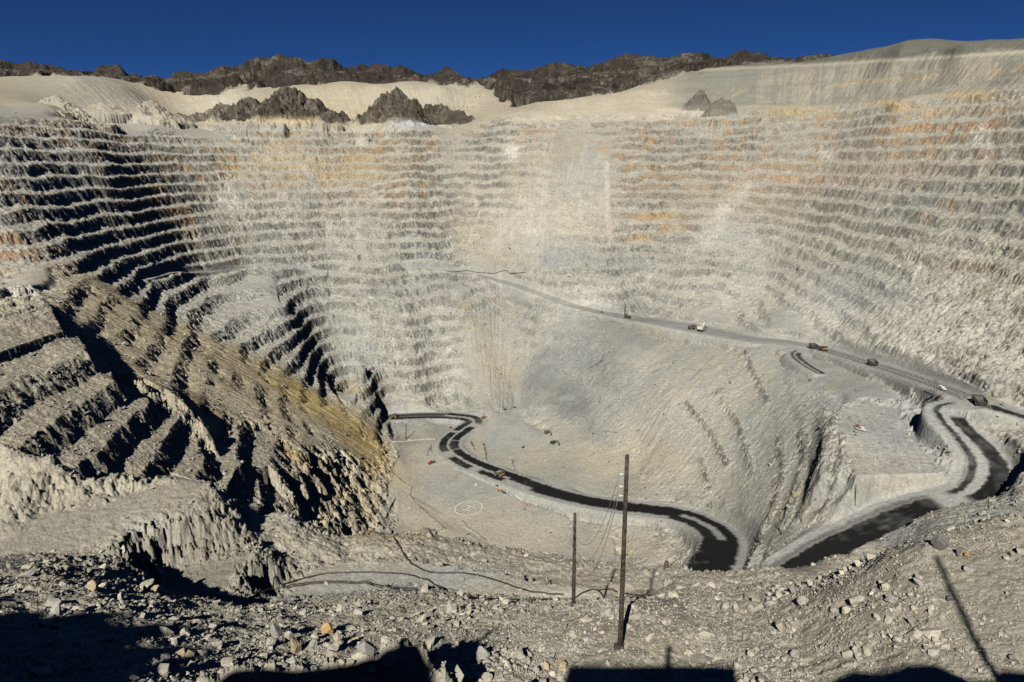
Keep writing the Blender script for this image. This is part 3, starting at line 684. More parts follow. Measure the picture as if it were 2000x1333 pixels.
# brown talus apron on the left and its ochre band
fallp = (-.35 * X + .94 * Y); falls = (.94 * X + .35 * Y)
tl = samp(TEX[1], fallp / .55 + 31, falls / 9 + 5); tl2 = samp(TEX[2], fallp / .45 + 8, falls / 14)
blend(c3(.375, .335, .25), .6 * PROM * (1 - .5 * FACE))
blend(c3(.43, .37, .25), .92 * apron)
blend(c3(.50, .44, .32), .7 * apron * smooth(.3, 1.6, tl))
blend(c3(.33, .275, .175), .7 * apron * smooth(.3, 1.6, -tl))
blend(c3(.21, .17, .10), .6 * apron * smooth(.8, 1.8, tl2))
for a_ in ((580,765,90,16,-40,c3(.46,.34,.13),.85,-318),(660,820,80,22,-38,c3(.48,.37,.17),.8,-352),(700,850,60,26,-40,c3(.44,.33,.15),.8,-375),(720,890,60,30,-40,c3(.38,.29,.14),.8,-385),(650,880,55,14,-50,WHITE,.75,-345),(630,860,50,20,-50,c3(.46,.42,.31),.6,-340),(590,900,60,8,-50,c3(.36,.28,.13),.7,-330),
        (430,870,25,14,0,c3(.5,.46,.37),.8,-250),(690,960,60,20,-40,c3(.44,.38,.26),.7,-375),(20,560,40,12,-10,WHITE,.9,-128)):
    stain(*a_[:7], z=a_[7], nz=.4, gate=.3)
# rim shelf, spoil tips and dark natural hills
rimw = smooth(-8, 10, Z - rim_z[None, :])
blend(c3(.32, .29, .212), .85 * rimw * smooth(700, 900, np.broadcast_to(RR, Z.shape)))
for a_ in ((740,200,150,36,0,c3(.42,.38,.285),1,None,1.5),(900,185,60,20,0,c3(.46,.43,.33),.9,None,1.6),(390,195,60,20,0,c3(.50,.47,.38),.9,None,1.58),(225,195,90,32,-30,c3(.40,.395,.35),.95,None,1.25),(100,170,120,22,0,c3(.35,.335,.26),.9,None,1.2),(320,170,40,26,-35,c3(.46,.40,.29),.8,None,1.55),
        (450,220,70,12,0,c3(.5,.46,.36),.8,None,1.4),(560,232,60,8,0,c3(.52,.42,.26),.9,None,1.4),(775,225,50,10,0,c3(.5,.38,.2),.9,None,1.35),(810,240,45,9,0,c3(.45,.46,.47),.9,None,1.27),(1150,205,80,16,0,c3(.5,.46,.35),.9,None,1.4),(1270,195,90,25,0,c3(.46,.42,.32),.9,None,1.35),
        (1270,225,60,10,0,c3(.5,.45,.35),.9,None,1.25),(1370,145,60,14,0,c3(.46,.42,.31),.9,None,1.5),(1440,150,70,10,0,c3(.42,.42,.42),.9,None,1.42),(1480,170,60,22,0,c3(.37,.37,.38),.9,None,1.35),(1480,165,40,10,0,c3(.46,.38,.35),.8,None,1.35),(1500,200,40,25,-35,c3(.33,.30,.23),.9,None,1.2),
        (1740,120,230,30,-5,c3(.265,.265,.23),.95,None,1.1),(1920,105,150,40,-8,c3(.245,.245,.21),.95,None,.85),(1700,180,160,26,-6,c3(.33,.325,.28),.95,None,1.0),(1880,165,120,22,-6,c3(.36,.345,.285),.9,None,.8),(1880,130,24,8,0,c3(.24,.18,.15),.9,None,.87),(1740,200,60,8,-10,c3(.42,.31,.15),.8,None,.95),(1850,178,60,8,-8,c3(.42,.31,.15),.7,None,.8),
        (1560,215,60,8,-5,c3(.38,.31,.18),.7,None,1.1),(130,215,90,22,0,c3(.36,.34,.27),.8,None,.98),(300,215,70,22,0,c3(.48,.43,.33),.7,None,1.2),(1040,228,70,10,0,c3(.5,.46,.35),.8,None,1.3)):
    stain(*a_[:7], k=a_[8], nz=.25, gate=.22)
spoil = samp(TEX[1], AZ1 * 2600, AZ1 * 0 + 5)
blend(c3(.46, .42, .32), .8 * TIP)
blend(c3(.40, .34, .23), .35 * rimw * smooth(.3, 1.5, spoil[None, :] + .3 * mid) * (1 - HILL))
elv = Z / RR
upr = smooth(11, 14, np.broadcast_to(B0[None, :], Z.shape)) * smooth(4, 14, Z - rim_z[None, :])
blend(c3(.215, .21, .172), .87 * upr); blend(c3(.128, .126, .104), .93 * upr * smooth(.120, .126, elv + .003 * Ln))
blend(c3(.33, .30, .235), .7 * upr * smooth(.2, 1.0, spoil[None, :] + .4 * mid) * smooth(.121, .117, elv)); blend(c3(.40, .37, .29), .8 * upr * np.exp(-((elv - .122) / .0022) ** 2)); blend(c3(.42, .32, .18), .6 * upr * np.exp(-((elv - .098 - .0006 * (B0[None, :] - 25)) / .003) ** 2) * smooth(-.2, .8, mid))
hillc = samp(TEX[2], X / 2.2 + 9, Y / 2.2 + 3) * .7 + .7 * samp(TEX[1], X / 1.4 + 9, Y / 1.4 + 3)
hc = c3(.050, .042, .033) + (c3(.15, .132, .104) - c3(.058, .049, .038)) * smooth(.2, 1.8, hillc)[..., None]
hd = np.interp(RR, [900, 1700, 2400], [1, .7, 0])
hc = hc + (c3(.19, .175, .135) - hc) * (np.clip(hd, 0, 1) * smooth(-.8, 1.2, hillc))[..., None] * .8
gully = samp(HT[1], AZ1 * 5200, AZ1 * 0 + 33)[None, :] * .6 + samp(HT[0], X / 1.5, Y / 1.5)
hc = hc * (1 - .35 * smooth(.2, 1.4, gully))[..., None]
hw_ = smooth(.12, .75, HILL)
COLR = COLR * (1 - hw_[..., None]) + hc * hw_[..., None]
# near ground
nc = c3(.46, .425, .335) + np.zeros(xn.shape + (3,), np.float32)
def nb(col, w):
    global nc
    nc += (col - nc) * np.clip(w, 0, 1)[..., None]
nb(c3(.32, .295, .23), .6 * smooth(.2, 1.6, N3)); nb(c3(.42, .395, .32), .6 * smooth(.2, 1.5, -N1)); nb(c3(.26, .24, .19), .45 * smooth(.9, 2.0, N4))
nb(c3(.235, .225, .19), .6 * SCARP); nb(c3(.36, .335, .27), .8 * PAD[SN]); nb(c3(.42, .39, .31), .5 * PAD[SN] * smooth(-.5, 1, N3))
COLR[SN] = COLR[SN] * (1 - near[SN][..., None]) + nc * near[SN][..., None]
for a_ in ((400,1130,75,40,0,c3(.24,.235,.185),.9,-42),(720,1140,230,24,0,c3(.36,.36,.335),.9,-46.3),(900,1135,100,20,0,c3(.40,.40,.375),.7,-46),(1130,1165,130,9,0,c3(.60,.56,.47),.95,-43.6),(1190,1145,90,12,-6,c3(.56,.50,.37),.9,-44),(800,1047,60,8,0,c3(.42,.30,.15),.8,-50),(720,1045,30,10,0,c3(.36,.26,.14),.7,-48),
        (1600,1112,110,10,0,c3(.46,.41,.32),.8,-45.8),(280,1040,60,20,-25,c3(.50,.48,.42),.5,None),(570,1015,20,14,0,c3(.55,.53,.47),.7,None),(1230,1240,120,40,0,c3(.42,.37,.28),.7,-25),(1650,1290,150,40,0,c3(.36,.31,.23),.5,None),(1900,1150,90,90,0,c3(.36,.34,.27),.6,None)):
    stain(*a_[:7], z=a_[7], nz=.2, gate=.2)
# tracks, berm lines and seams on the pit floor and slopes
def paint_line(pts, w_m, col, am, bump=0.0):
    global Z
    W3 = [hit(*p_) for p_ in pts]
    for p0, p1 in zip(W3[:-1], W3[1:]):
        r_m, a_m = math.hypot(p0[0] + p1[0], p0[1] + p1[1]) / 2, math.atan2(p0[0] + p1[0], p0[1] + p1[1])
        L = math.hypot(p1[0] - p0[0], p1[1] - p0[1]) + 1e-3
        ex_ = L + 4 * w_m
        i0, i1 = np.searchsorted(AZ1, [a_m - ex_ / r_m, a_m + ex_ / r_m]); j0, j1 = np.searchsorted(R1, [r_m - ex_, r_m + ex_])
        sl = (slice(j0, j1), slice(i0, i1))
        ex, ey = (p1[0] - p0[0]) / L, (p1[1] - p0[1]) / L
        tt = np.clip((X[sl] - p0[0]) * ex + (Y[sl] - p0[1]) * ey, 0, L)
        dd = np.hypot(X[sl] - p0[0] - ex * tt, Y[sl] - p0[1] - ey * tt) + .25 * w_m * Mn[sl]
        w = smooth(w_m, w_m * .45, dd)
        blend(col, am * w * np.clip(.8 + .4 * mid[sl], .2, 1), sl)
        if bump:
            Z[sl] += bump * w * w
for a_ in (([(958,908),(955,880),(962,850),(985,820),(1010,806),(1060,798)],9,c3(.38,.385,.36),.8),([(985,812),(1030,818),(1065,835),(1085,850)],5,c3(.45,.42,.34),.7),([(1008,888),(1040,878),(1075,862)],2.2,c3(.46,.43,.35),.8),
        ([(1000,900),(1003,915),(1015,925)],1.8,c3(.16,.15,.13),.8,1.2),([(768,905),(765,925),(790,945),(808,955)],1.6,c3(.2,.18,.14),.8,1.0),([(803,955),(800,970),(830,1000),(860,1025),(868,1035)],1.8,c3(.22,.2,.16),.8,1.0),
        ([(868,1032),(850,1042),(838,1050)],2.4,c3(.2,.18,.15),.7,1.0),([(903,1018),(912,1030),(935,1045),(950,1058)],1.6,c3(.24,.22,.17),.8,.8),([(765,868),(775,885),(776,895),(765,908)],3.0,c3(.45,.40,.29),.7,2.0),
        ([(768,865),(800,861),(850,858)],2.0,c3(.47,.40,.26),.8,1.5),([(944,868),(948,885),(949,900)],1.6,c3(.06,.06,.055),.9,2.5),([(920,865),(926,880)],1.6,c3(.13,.12,.10),.8,2.0),([(1105,874),(1130,868),(1160,855),(1180,844),(1205,846)],1.2,c3(.2,.19,.16),.8,1.2),
        ([(1180,690),(1175,708),(1150,720)],1.6,c3(.09,.09,.08),.8,1.0),([(1045,588),(1080,592),(1130,602)],3,c3(.22,.22,.2),.5),([(640,535),(600,560),(598,575),(612,590)],2.5,c3(.12,.12,.11),.7,2.0),
        ([(1880,505),(1845,548),(1800,590),(1765,630),(1745,650)],1.8,c3(.15,.14,.12),.8),([(1772,492),(1740,550),(1700,630)],3.0,c3(.47,.45,.39),.7),([(1800,507),(1780,555)],3.0,c3(.55,.53,.47),.8),
        ([(1184,320),(1186,400),(1190,470)],6,c3(.47,.43,.35),.7),([(1135,300),(1140,330),(1130,380),(1135,440)],4,c3(.46,.42,.34),.6),([(1470,360),(1420,410),(1395,460),(1350,490)],7,c3(.44,.42,.36),.6),
        ([(430,345),(455,380),(475,410)],7,c3(.45,.42,.35),.7),([(920,360),(935,420),(915,470)],6,c3(.46,.43,.35),.6),([(1240,560),(1270,540),(1300,520)],5,c3(.44,.43,.38),.6)):
    paint_line(*a_)
# haul roads: pale crushed rock with wet black lanes
blend(c3(.36, .36, .335), .85 * smooth(.8, .98, ROADW) * (RR < 1180))
lane = samp(TEX[1], ROADS_ / 3.5 + 70, ROADV * 6 + 40)
lane2 = samp(TEX[2], ROADS_ / 2.2, ROADV * 30)
edge_n = .045 * samp(TEX[2], ROADS_ / 1.2, np.sign(ROADV) * 9 + 40) + .02 * lane2
def wet_band(rid, s0, s1, v0, v1, am, soft=.10):
    blk = (ROADID == rid) & (ROADS_ > s0 - 10) & (ROADS_ < s1 + 10)
    jj = np.where(blk.any(1))[0]; ii = np.where(blk.any(0))[0]
    if len(jj) == 0:
        return
    sl = (slice(jj[0], jj[-1] + 1), slice(ii[0], ii[-1] + 1))
    v = ROADV[sl] + edge_n[sl]
    w = smooth(v0 - soft, v0 + soft, v) * smooth(v1 + soft, v1 - soft, v) * smooth(s0 - 4, s0 + 4, ROADS_[sl]) * smooth(s1 + 4, s1 - 4, ROADS_[sl]) * (ROADID[sl] == rid)
    w = w * np.clip(1.1 + .16 * lane[sl], .7, 1)
    blend(c3(.0125, .0127, .0122), min(1, am * 1.03) * w, sl)
# ------------------------------------------------------------------ wet lanes (distance along the road, measured at surveyed spots)
def s_at(name, px, py, z):
    p = P(px, py, z=z); f = ROADS[name]
    d = np.cumsum(np.r_[0, np.hypot(*np.diff(f[:, :2], axis=0).T)])
    return float(d[np.argmin(np.hypot(f[:, 0] - p[0], f[:, 1] - p[1]))])
SW = lambda x, y, z: s_at('switchback', x, y, z)
a0, a1, a2, a3, a4, a5 = SW(1868,791,-206), SW(1845,800,-210), SW(1886,855,-221), SW(1922,925,-234), SW(1900,956,-240), SW(1865,972,-245)
wet_band(2, a0, a5, .30, .66, .92, .09); wet_band(2, a1, a4, .72, .8, .5, .06)
wet_band(2, a1 + 10, a5 - 6, -1.0, -.15, .97, .1)
wet_band(2, SW(1830,975,-246), SW(1500,1130,-298), -.92, .42, .97, .09); wet_band(2, SW(1830,975,-246), SW(1500,1130,-298), .45, .75, .6, .15)
b0, b1, b2, b3, b4, b5, b6 = SW(1405,1085,-331), SW(1220,991,-373), SW(1060,957,-391), SW(950,918,-399), SW(878,877,-402.5), SW(905,838,-405.5), SW(925,824,-406)
wet_band(2, SW(1385,1130,-318), SW(1412,1055,-338), -1.0, .75, .97, .12)
wet_band(2, SW(1412,1062,-338), SW(1320,1003,-360), -.95, -.25, .95, .1); wet_band(2, SW(1412,1062,-338), SW(1320,1003,-360), .2, .8, .97, .1)
wet_band(2, SW(1320,1003,-360) - 8, b2 + 14, -.6, .8, .97, .14); wet_band(2, b2, b2 + 60, -.2, .85, .95, .12)
wet_band(2, b2 + 40, b4 - 6, .12, .95, .97, .09); wet_band(2, b2 + 62, b3 + 5, -.85, -.2, .96, .1); wet_band(2, b3 + 22, b4 - 30, -.9, -.15, .96, .09)
wet_band(2, b4 - 4, b4 + 34, .1, .95, .97, .08); wet_band(2, b4 - 8, b5 - 20, -.85, -.1, .96, .08); wet_band(2, b4 + 36, b5 + 14, .1, .9, .97, .08); wet_band(2, b5 - 12, b6, -.85, -.15, .95, .09)
wet_band(2, b6 - 6, SW(870,812,-408), .2, .95, .97, .1); wet_band(2, b6, SW(760,815,-413), -.95, -.25, .95, .12); wet_band(2, SW(870,812,-408), SW(760,815,-413), -.2, .8, .85, .16)
U = lambda x, y, z: s_at('upper', x, y, z)
for v_ in (-.55, -.25, .18, .5):
    wet_band(1, U(1900,780,-203), U(1600,681,-245), v_ - .07, v_ + .07, .75, .06)
wet_band(1, U(2060,834,-212), U(1930,790,-204), -.7, .1, .95, .14); wet_band(1, U(2060,834,-212), U(1930,790,-204), .45, .55, .6, .08)
for v_ in (-.4, .1, .5):
    wet_band(1, U(1600,681,-245), U(1240,622,-265), v_ - .15, v_ + .15, .3, .2)
wet_band(3, 30, 400, -.8, -.1, .9, .2); wet_band(3, 10, 200, .2, .7, .8, .2)
# sooty drill pattern on the pale bench: rows of darker cuttings
bp = P(1690, 880, z=-235.5)
ux, uy = P(1690, 945, z=-236)[:2] - P(1630, 800, z=-236)[:2]
ul = math.hypot(ux, uy); ux, uy = ux / ul, uy / ul
pu = (X - bp[0]) * ux + (Y - bp[1]) * uy; pv = -(X - bp[0]) * uy + (Y - bp[1]) * ux
jit = 2.6 * samp(TEX[1], X / .5, Y / .5)
dots = smooth(.55, .95, np.cos((pu + jit) * 2 * np.pi / 9.5) * .5 + .5) * smooth(.45, .9, np.cos((pv + .5 * jit) * 2 * np.pi / 7.5) * .5 + .5)
rng_w = smooth(.8, 1, BEN)
blend(c3(.20, .20, .19), .72 * dots * rng_w * smooth(-1.0, .6, mid))

# ------------------------------------------------------------------ materials
def new_mat(name):
    m = bpy.data.materials.new(name); m.use_nodes = True
    nt = m.node_tree; nt.nodes.clear()
    o = nt.nodes.new('ShaderNodeOutputMaterial'); b = nt.nodes.new('ShaderNodeBsdfPrincipled')
    nt.links.new(b.outputs[0], o.inputs[0])
    return m, nt, b

def rock_mat(name, scales, mixes, bump, bump_scale, rough=.95):
    m, nt, b = new_mat(name)
    at_ = nt.nodes.new('ShaderNodeAttribute'); at_.attribute_name = 'tint'
    tc = nt.nodes.new('ShaderNodeTexCoord')
    cur = at_.outputs['Color']
    for sc, mx in zip(scales, mixes):
        n = nt.nodes.new('ShaderNodeTexNoise'); n.inputs['Scale'].default_value = sc; n.inputs['Detail'].default_value = 5; n.inputs['Roughness'].default_value = .65
        nt.links.new(tc.outputs['Object'], n.inputs['Vector'])
        mr = nt.nodes.new('ShaderNodeMapRange'); mr.inputs[1].default_value = .3; mr.inputs[2].default_value = .7; mr.inputs[3].default_value = 1 - mx; mr.inputs[4].default_value = 1 + mx * .75
        nt.links.new(n.outputs['Fac'], mr.inputs[0])
        mm = nt.nodes.new('ShaderNodeMix'); mm.data_type = 'RGBA'; mm.blend_type = 'MULTIPLY'; mm.inputs['Factor'].default_value = 1; nt.links.new(at_.outputs['Alpha'], mm.inputs['Factor'])
        nt.links.new(cur, mm.inputs['A']); nt.links.new(mr.outputs[0], mm.inputs['B'])
        cur = mm.outputs['Result']
    nt.links.new(cur, b.inputs['Base Color'])
    b.inputs['Roughness'].default_value = rough
    b.inputs['Specular IOR Level'].default_value = .12
    if bump:
        n = nt.nodes.new('ShaderNodeTexNoise'); n.inputs['Scale'].default_value = bump_scale; n.inputs['Detail'].default_value = 6; n.inputs['Roughness'].default_value = .7
        nt.links.new(tc.outputs['Object'], n.inputs['Vector'])
        bp_ = nt.nodes.new('ShaderNodeBump'); bp_.inputs['Strength'].default_value = 1.0; bp_.inputs['Distance'].default_value = bump
        nt.links.new(n.outputs['Fac'], bp_.inputs['Height']); nt.links.new(bp_.outputs[0], b.inputs['Normal'])
    return m

M_wall = rock_mat('pit_rock', (.05, .33, .9), (.22, .45, .48), 1.4, .22)
M_floor = rock_mat('pit_floor_gravel', (.04, .4), (.10, .14), .25, .5)
M_road = rock_mat('haul_road_gravel', (.06, .5), (.12, .2), .15, .8, .85)
M_hill = rock_mat('dark_hill_rock', (.012, .07, .2), (.35, .5, .4), 8.0, .04)
M_near = rock_mat('rim_rubble', (1.2, 6.0, 22.0), (.25, .3, .3), .16, 5.0)

# ------------------------------------------------------------------ one net, split by what it is made of
cls = np.zeros(Z.shape, np.int8)                          # 0 terrain, 1 pit floor, 2 haul road, 3 hills, 4 ground by the rim
cls[(FLOOR > .5) & (RR > 500)] = 1
cls[(HILL > .5)] = 3
cls[(ROADW > .6) & (RR > 300) & (RR < 1400)] = 2
cls[np.broadcast_to(RR < 125, Z.shape)] = 4
fc = cls[:-1, :-1]
idx = np.arange(NR * NA, dtype=np.int64).reshape(NR, NA)
quads = np.stack([idx[:-1, :-1], idx[:-1, 1:], idx[1:, 1:], idx[1:, :-1]], -1)
CO = np.stack([X, Y, Z], -1).reshape(-1, 3).astype(np.float32)
grain = np.where(RR < 130, 1.0, np.clip(.5 + .4 * smooth(.3, .9, SLOPE) * TERw + .6 * FACE + HILL + .3 * RIB + .5 * PROM, 0, 1)).astype(np.float32)
grain[(FLOOR > .5) & (RR > 500)] = .55
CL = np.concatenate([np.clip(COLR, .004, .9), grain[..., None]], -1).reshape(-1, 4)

def mesh_from(name, co, q, mat, tint=None, smooth_=False):
    me = bpy.data.meshes.new(name)
    nv, nf, w = len(co), len(q), q.shape[1]
    me.vertices.add(nv); me.vertices.foreach_set('co', np.ascontiguousarray(co, np.float32).ravel())
    me.loops.add(nf * w); me.polygons.add(nf)
    me.loops.foreach_set('vertex_index', q.astype(np.int32).ravel())
    me.polygons.foreach_set('loop_start', np.arange(0, nf * w, w, dtype=np.int32))
    me.polygons.foreach_set('use_smooth', np.full(nf, smooth_, bool))
    if tint is not None:
        at_ = me.attributes.new('tint', 'FLOAT_COLOR', 'POINT')
        at_.data.foreach_set('color', np.ascontiguousarray(tint, np.float32).ravel())
    me.update(calc_edges=True)
    me.materials.append(mat)
    return me

def link(name, me, parent=None):
    o = bpy.data.objects.new(name, me); COL.objects.link(o)
    if parent is not None:
        o.parent = parent
    return o

for c_, nm, mt in ((0, 'terrain', M_wall), (1, 'pit_floor', M_wall), (2, 'haul_road', M_wall), (3, 'hills', M_hill), (4, 'ground', M_near)):
    q = quads[fc == c_]
    if len(q) == 0:
        continue
    used = np.zeros(NR * NA, bool); used[q.ravel()] = True
    re_ = np.cumsum(used) - 1
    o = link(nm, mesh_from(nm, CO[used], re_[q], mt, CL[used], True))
    o['kind'] = 'structure'
del quads
# the rim behind the camera: a shelf of waste rock whose crest throws its shadow on the ground below
gx = np.concatenate([np.arange(-140, -24, 1.0), np.arange(-24, -4, .2), np.arange(-4, 110.1, 1.0)]); gy = np.concatenate([np.arange(-70, -6, 2.0), np.arange(-6, 3.01, .5)])
zcr = np.interp(gx, [-140,-60,-38,-28,-20,-14,-6,0,5,8,14,25,110], [12,7,2.6,1.4,-1.7,-3.4,-3.6,-3.6,-3.2,-1.3,-1.0,-.8,3])
# unseen rise added left of the lookout, shaped to keep the ledge below in shade
sd = math.tan(SUN_EL) ; sxr = math.tan(SUN_AZ)
hx, hz = [], []
for px_, py_ in lx:
    d_ = ray(px_, py_); k_ = 25.1 / math.hypot(d_[0], d_[1]); yy = d_[1] * k_ + .5
    hx.append(d_[0] * k_ - sxr * yy); hz.append(d_[2] * k_ + sd * yy / math.cos(SUN_AZ) - .10)
hz = np.array(hz); hx = np.array(hx); top_ = np.interp(gx, hx, hz, left=-9, right=-9)
hump = np.where((gx > hx[0]) & (gx < hx[-4]), top_, -9)
GXm, GYm = np.meshgrid(gx, gy)
gz = zcr[None, :] + np.where(GYm > 0, -1.5 * GYm, .03 * -GYm) + .3 * samp(HT[1], GXm / .06, GYm / .06) * smooth(1, 6, np.abs(GXm)) - .3 * smooth(-2, -8, GYm)
gz = np.maximum(gz, np.where(np.abs(GYm + .5) < 1.6, hump[None, :] - 1.3 * np.abs(GYm + .5), -99))
gi = np.arange(gx.size * gy.size).reshape(gy.size, gx.size)
gq = np.stack([gi[:-1, :-1], gi[:-1, 1:], gi[1:, 1:], gi[1:, :-1]], -1).reshape(-1, 4)
o = link('ground', mesh_from('ground_rim', np.stack([GXm, GYm, gz], -1).reshape(-1, 3), gq, M_near, np.tile(np.array([.33, .30, .23, 1], np.float32), (gi.size, 1))))
o['kind'] = 'structure'
# ------------------------------------------------------------------ loose stones on the ground by the rim
def ico(sub_):
    bm = bmesh.new(); bmesh.ops.create_icosphere(bm, subdivisions=sub_, radius=1.0)
    v = np.array([x.co[:] for x in bm.verts], np.float32); f = np.array([[a.index for a in p.verts] for p in bm.faces])
    bm.free(); return v, f

def rough_stone(g, sub_=2, flat=.75, cuts=9):
    """an angular block: a ball planed off by random facets"""
    v, f = ico(sub_)
    v = v.copy()
    for _ in range(cuts):
        n = g.normal(size=3); n /= np.linalg.norm(n)
        dd = g.uniform(.45, .85)
        h = v @ n
        v -= np.where(h > dd, h - dd, 0)[:, None] * n
    v *= g.uniform(.75, 1.25, 3) * np.array([1, 1, flat])
    v += g.normal(size=v.shape) * .025
    return v.astype(np.float32), f

def bilin(G, x, y):
    a = np.arctan2(x, y); r = np.hypot(x, y)
    fi = np.clip(np.interp(a, AZ1, np.arange(NA)), 0, NA - 2.001); fj = np.clip(np.interp(r, R1, np.arange(NR)), 0, NR - 2.001)
    i = fi.astype(int); j = fj.astype(int); t = fi - i; s = fj - j
    return (G[j, i] * (1 - t) + G[j, i + 1] * t) * (1 - s) + (G[j + 1, i] * (1 - t) + G[j + 1, i + 1] * t) * s

def scatter(name, n, rlo, rhi, size, seed, dens=None, power=2.2, cols=None, amin=-42.5, amax=42.5, sub_=1):
    g = np.random.default_rng(seed)
    a = np.radians(g.uniform(amin, amax, n)); r = np.exp(g.uniform(math.log(rlo), math.log(rhi), n))
    x, y = r * np.sin(a), r * np.cos(a)
    p = dens(x, y, g) if dens is not None else np.ones(n)
    k = g.uniform(size=n) < p
    x, y, r = x[k], y[k], r[k]; n = len(x)
    s = size[0] * (1 - g.uniform(size=n) * (1 - (size[0] / size[1]) ** power)) ** (-1 / power)
    shapes = [rough_stone(g, sub_) for _ in range(10)]
    z = bilin(Z, x, y)
    ang = g.uniform(0, 2 * np.pi, n); tlt = g.normal(0, .35, (n, 2)); which = g.integers(0, len(shapes), n)
    V, F, T = [], [], []
    base = 0
    for w in range(len(shapes)):
        m = np.where(which == w)[0]
        if len(m) == 0:
            continue
        v, f = shapes[w]
        c, sn = np.cos(ang[m])[:, None], np.sin(ang[m])[:, None]
        vx = v[None, :, 0] * c - v[None, :, 1] * sn; vy = v[None, :, 0] * sn + v[None, :, 1] * c
        vz = v[None, :, 2] + vx * tlt[m, :1] + vy * tlt[m, 1:]
        P_ = np.stack([vx, vy, vz], -1) * s[m][:, None, None]
        P_ += np.stack([x[m], y[m], z[m] + s[m] * .18], -1)[:, None, :]
        V.append(P_.reshape(-1, 3)); F.append((f[None] + (np.arange(len(m)) * len(v))[:, None, None] + base).reshape(-1, 3)); base += len(m) * len(v)
        base_c = np.array(cols if cols is not None else [[.43, .40, .32], [.39, .375, .33], [.47, .435, .35], [.30, .285, .235], [.40, .32, .21]], np.float32)
        cw = base_c[g.choice(len(base_c), len(m), p=[.35, .29, .2, .14, .02])] * g.uniform(.8, 1.15, (len(m), 1))
        T.append(np.repeat(np.concatenate([cw, np.ones((len(m), 1))], 1), len(v), 0))
    o = link(name, mesh_from(name, np.concatenate(V), np.concatenate(F), M_stone, np.concatenate(T)))
    o['kind'] = 'stuff'
    return o

M_stone = rock_mat('loose_stone', (3.0, 14.0), (.16, .2), .04, 9.0)
cl_tex = HT[1]
def dens_near(x, y, g):
    pad = bilin(PAD, x, y)
    c = samp(cl_tex, x / .13, y / .13)
    return np.clip((.08 + .55 * c) * (1 - .93 * np.clip(pad * 1.15, 0, 1)), .02, 1) * np.interp(np.hypot(x, y), [24, 30, 60, 120], [.7, 1, .85, .6])
scatter('rubble', 120000, 22, 122, (.055, .55), 41, dens_near, 2.1)
def dens_grit(x, y, g):
    return np.clip(.40 + .35 * samp(cl_tex, x / .05 + 40, y / .05), .08, 1) * (1 - .6 * np.clip(bilin(PAD, x, y), 0, 1))
scatter('gravel', 190000, 22, 75, (.028, .10), 43, dens_grit, 1.6)

# blocks lying about on the benches, slopes and floor of the pit
def dens_pit(x, y, g):
    tw = bilin(ROADW, x, y); sl_ = bilin(SLOPE, x, y); hl = bilin(HILL, x, y)
    c = samp(cl_tex, x / .5, y / .5)
    return np.clip((.12 + .55 * c) * (.25 + .75 * smooth(.12, .45, sl_)), .01, 1) * (1 - smooth(.3, .9, tw)) * (1 - hl)
scatter('fallen_rock', 150000, 400, 1500, (.5, 3.2), 45, dens_pit, 2.6, cols=[[.30, .29, .25], [.36, .35, .30], [.22, .215, .19], [.16, .155, .14], [.40, .37, .29]])
# ------------------------------------------------------------------ builders for things
def mat(name, col, rough=.6, metal=0.0, dirt=.25, scale=1.5):
    m, nt, b = new_mat(name)
    tc = nt.nodes.new('ShaderNodeTexCoord')
    n = nt.nodes.new('ShaderNodeTexNoise'); n.inputs['Scale'].default_value = scale; n.inputs['Detail'].default_value = 6
    nt.links.new(tc.outputs['Object'], n.inputs['Vector'])
    r = nt.nodes.new('ShaderNodeValToRGB')
    r.color_ramp.elements[0].position = .35; r.color_ramp.elements[1].position = .7
    r.color_ramp.elements[0].color = (*[c * (1 - dirt) for c in col], 1)
    dust = (.30, .28, .22)
    r.color_ramp.elements[1].color = (*[c * (1 - dirt * .5) + d * dirt * .5 for c, d in zip(col, dust)], 1)
    nt.links.new(n.outputs['Fac'], r.inputs[0]); nt.links.new(r.outputs[0], b.inputs['Base Color'])
    b.inputs['Roughness'].default_value = rough; b.inputs['Metallic'].default_value = metal
    return m
M_yel = mat('yellow_paint', (.50, .30, .07)); M_dark = mat('dark_steel', (.035, .035, .035), .7); M_tyre = mat('tyre_rubber', (.018, .018, .018), .9)
M_tray = mat('worn_tray_steel', (.10, .095, .08), .6, .2); M_white = mat('white_paint', (.66, .65, .62), .45); M_red = mat('red_paint', (.38, .06, .035), .5); M_orange = mat('orange_paint', (.52, .16, .05), .5)
M_glass = mat('dark_glass', (.02, .025, .03), .15, 0, .1); M_load = mat('broken_ore', (.27, .26, .23), .95, 0, .4); M_rim = mat('wheel_steel', (.42, .34, .20), .5, .2)
M_conc = mat('pale_concrete', (.50, .48, .42), .9); M_paint = mat('white_ground_paint', (.78, .77, .72), .8, 0, .10, .6); M_hose = mat('black_hose', (.014, .014, .015), .5, 0, .15); M_cable = mat('grey_cable', (.25, .22, .18), .5)
M_wood = mat('tarred_wood', (.028, .017, .0125), .85, 0, .45, 6.0); M_wood2 = mat('weathered_wood', (.085, .06, .045), .9, 0, .4, 4.0); M_brn = mat('rusty_brown_steel', (.13, .085, .055), .8); M_porc = mat('pale_insulator', (.55, .55, .52), .3)
M_ypost = mat('yellow_post_paint', (.50, .38, .10), .6); M_shov = mat('cream_paint', (.70, .66, .54), .5)

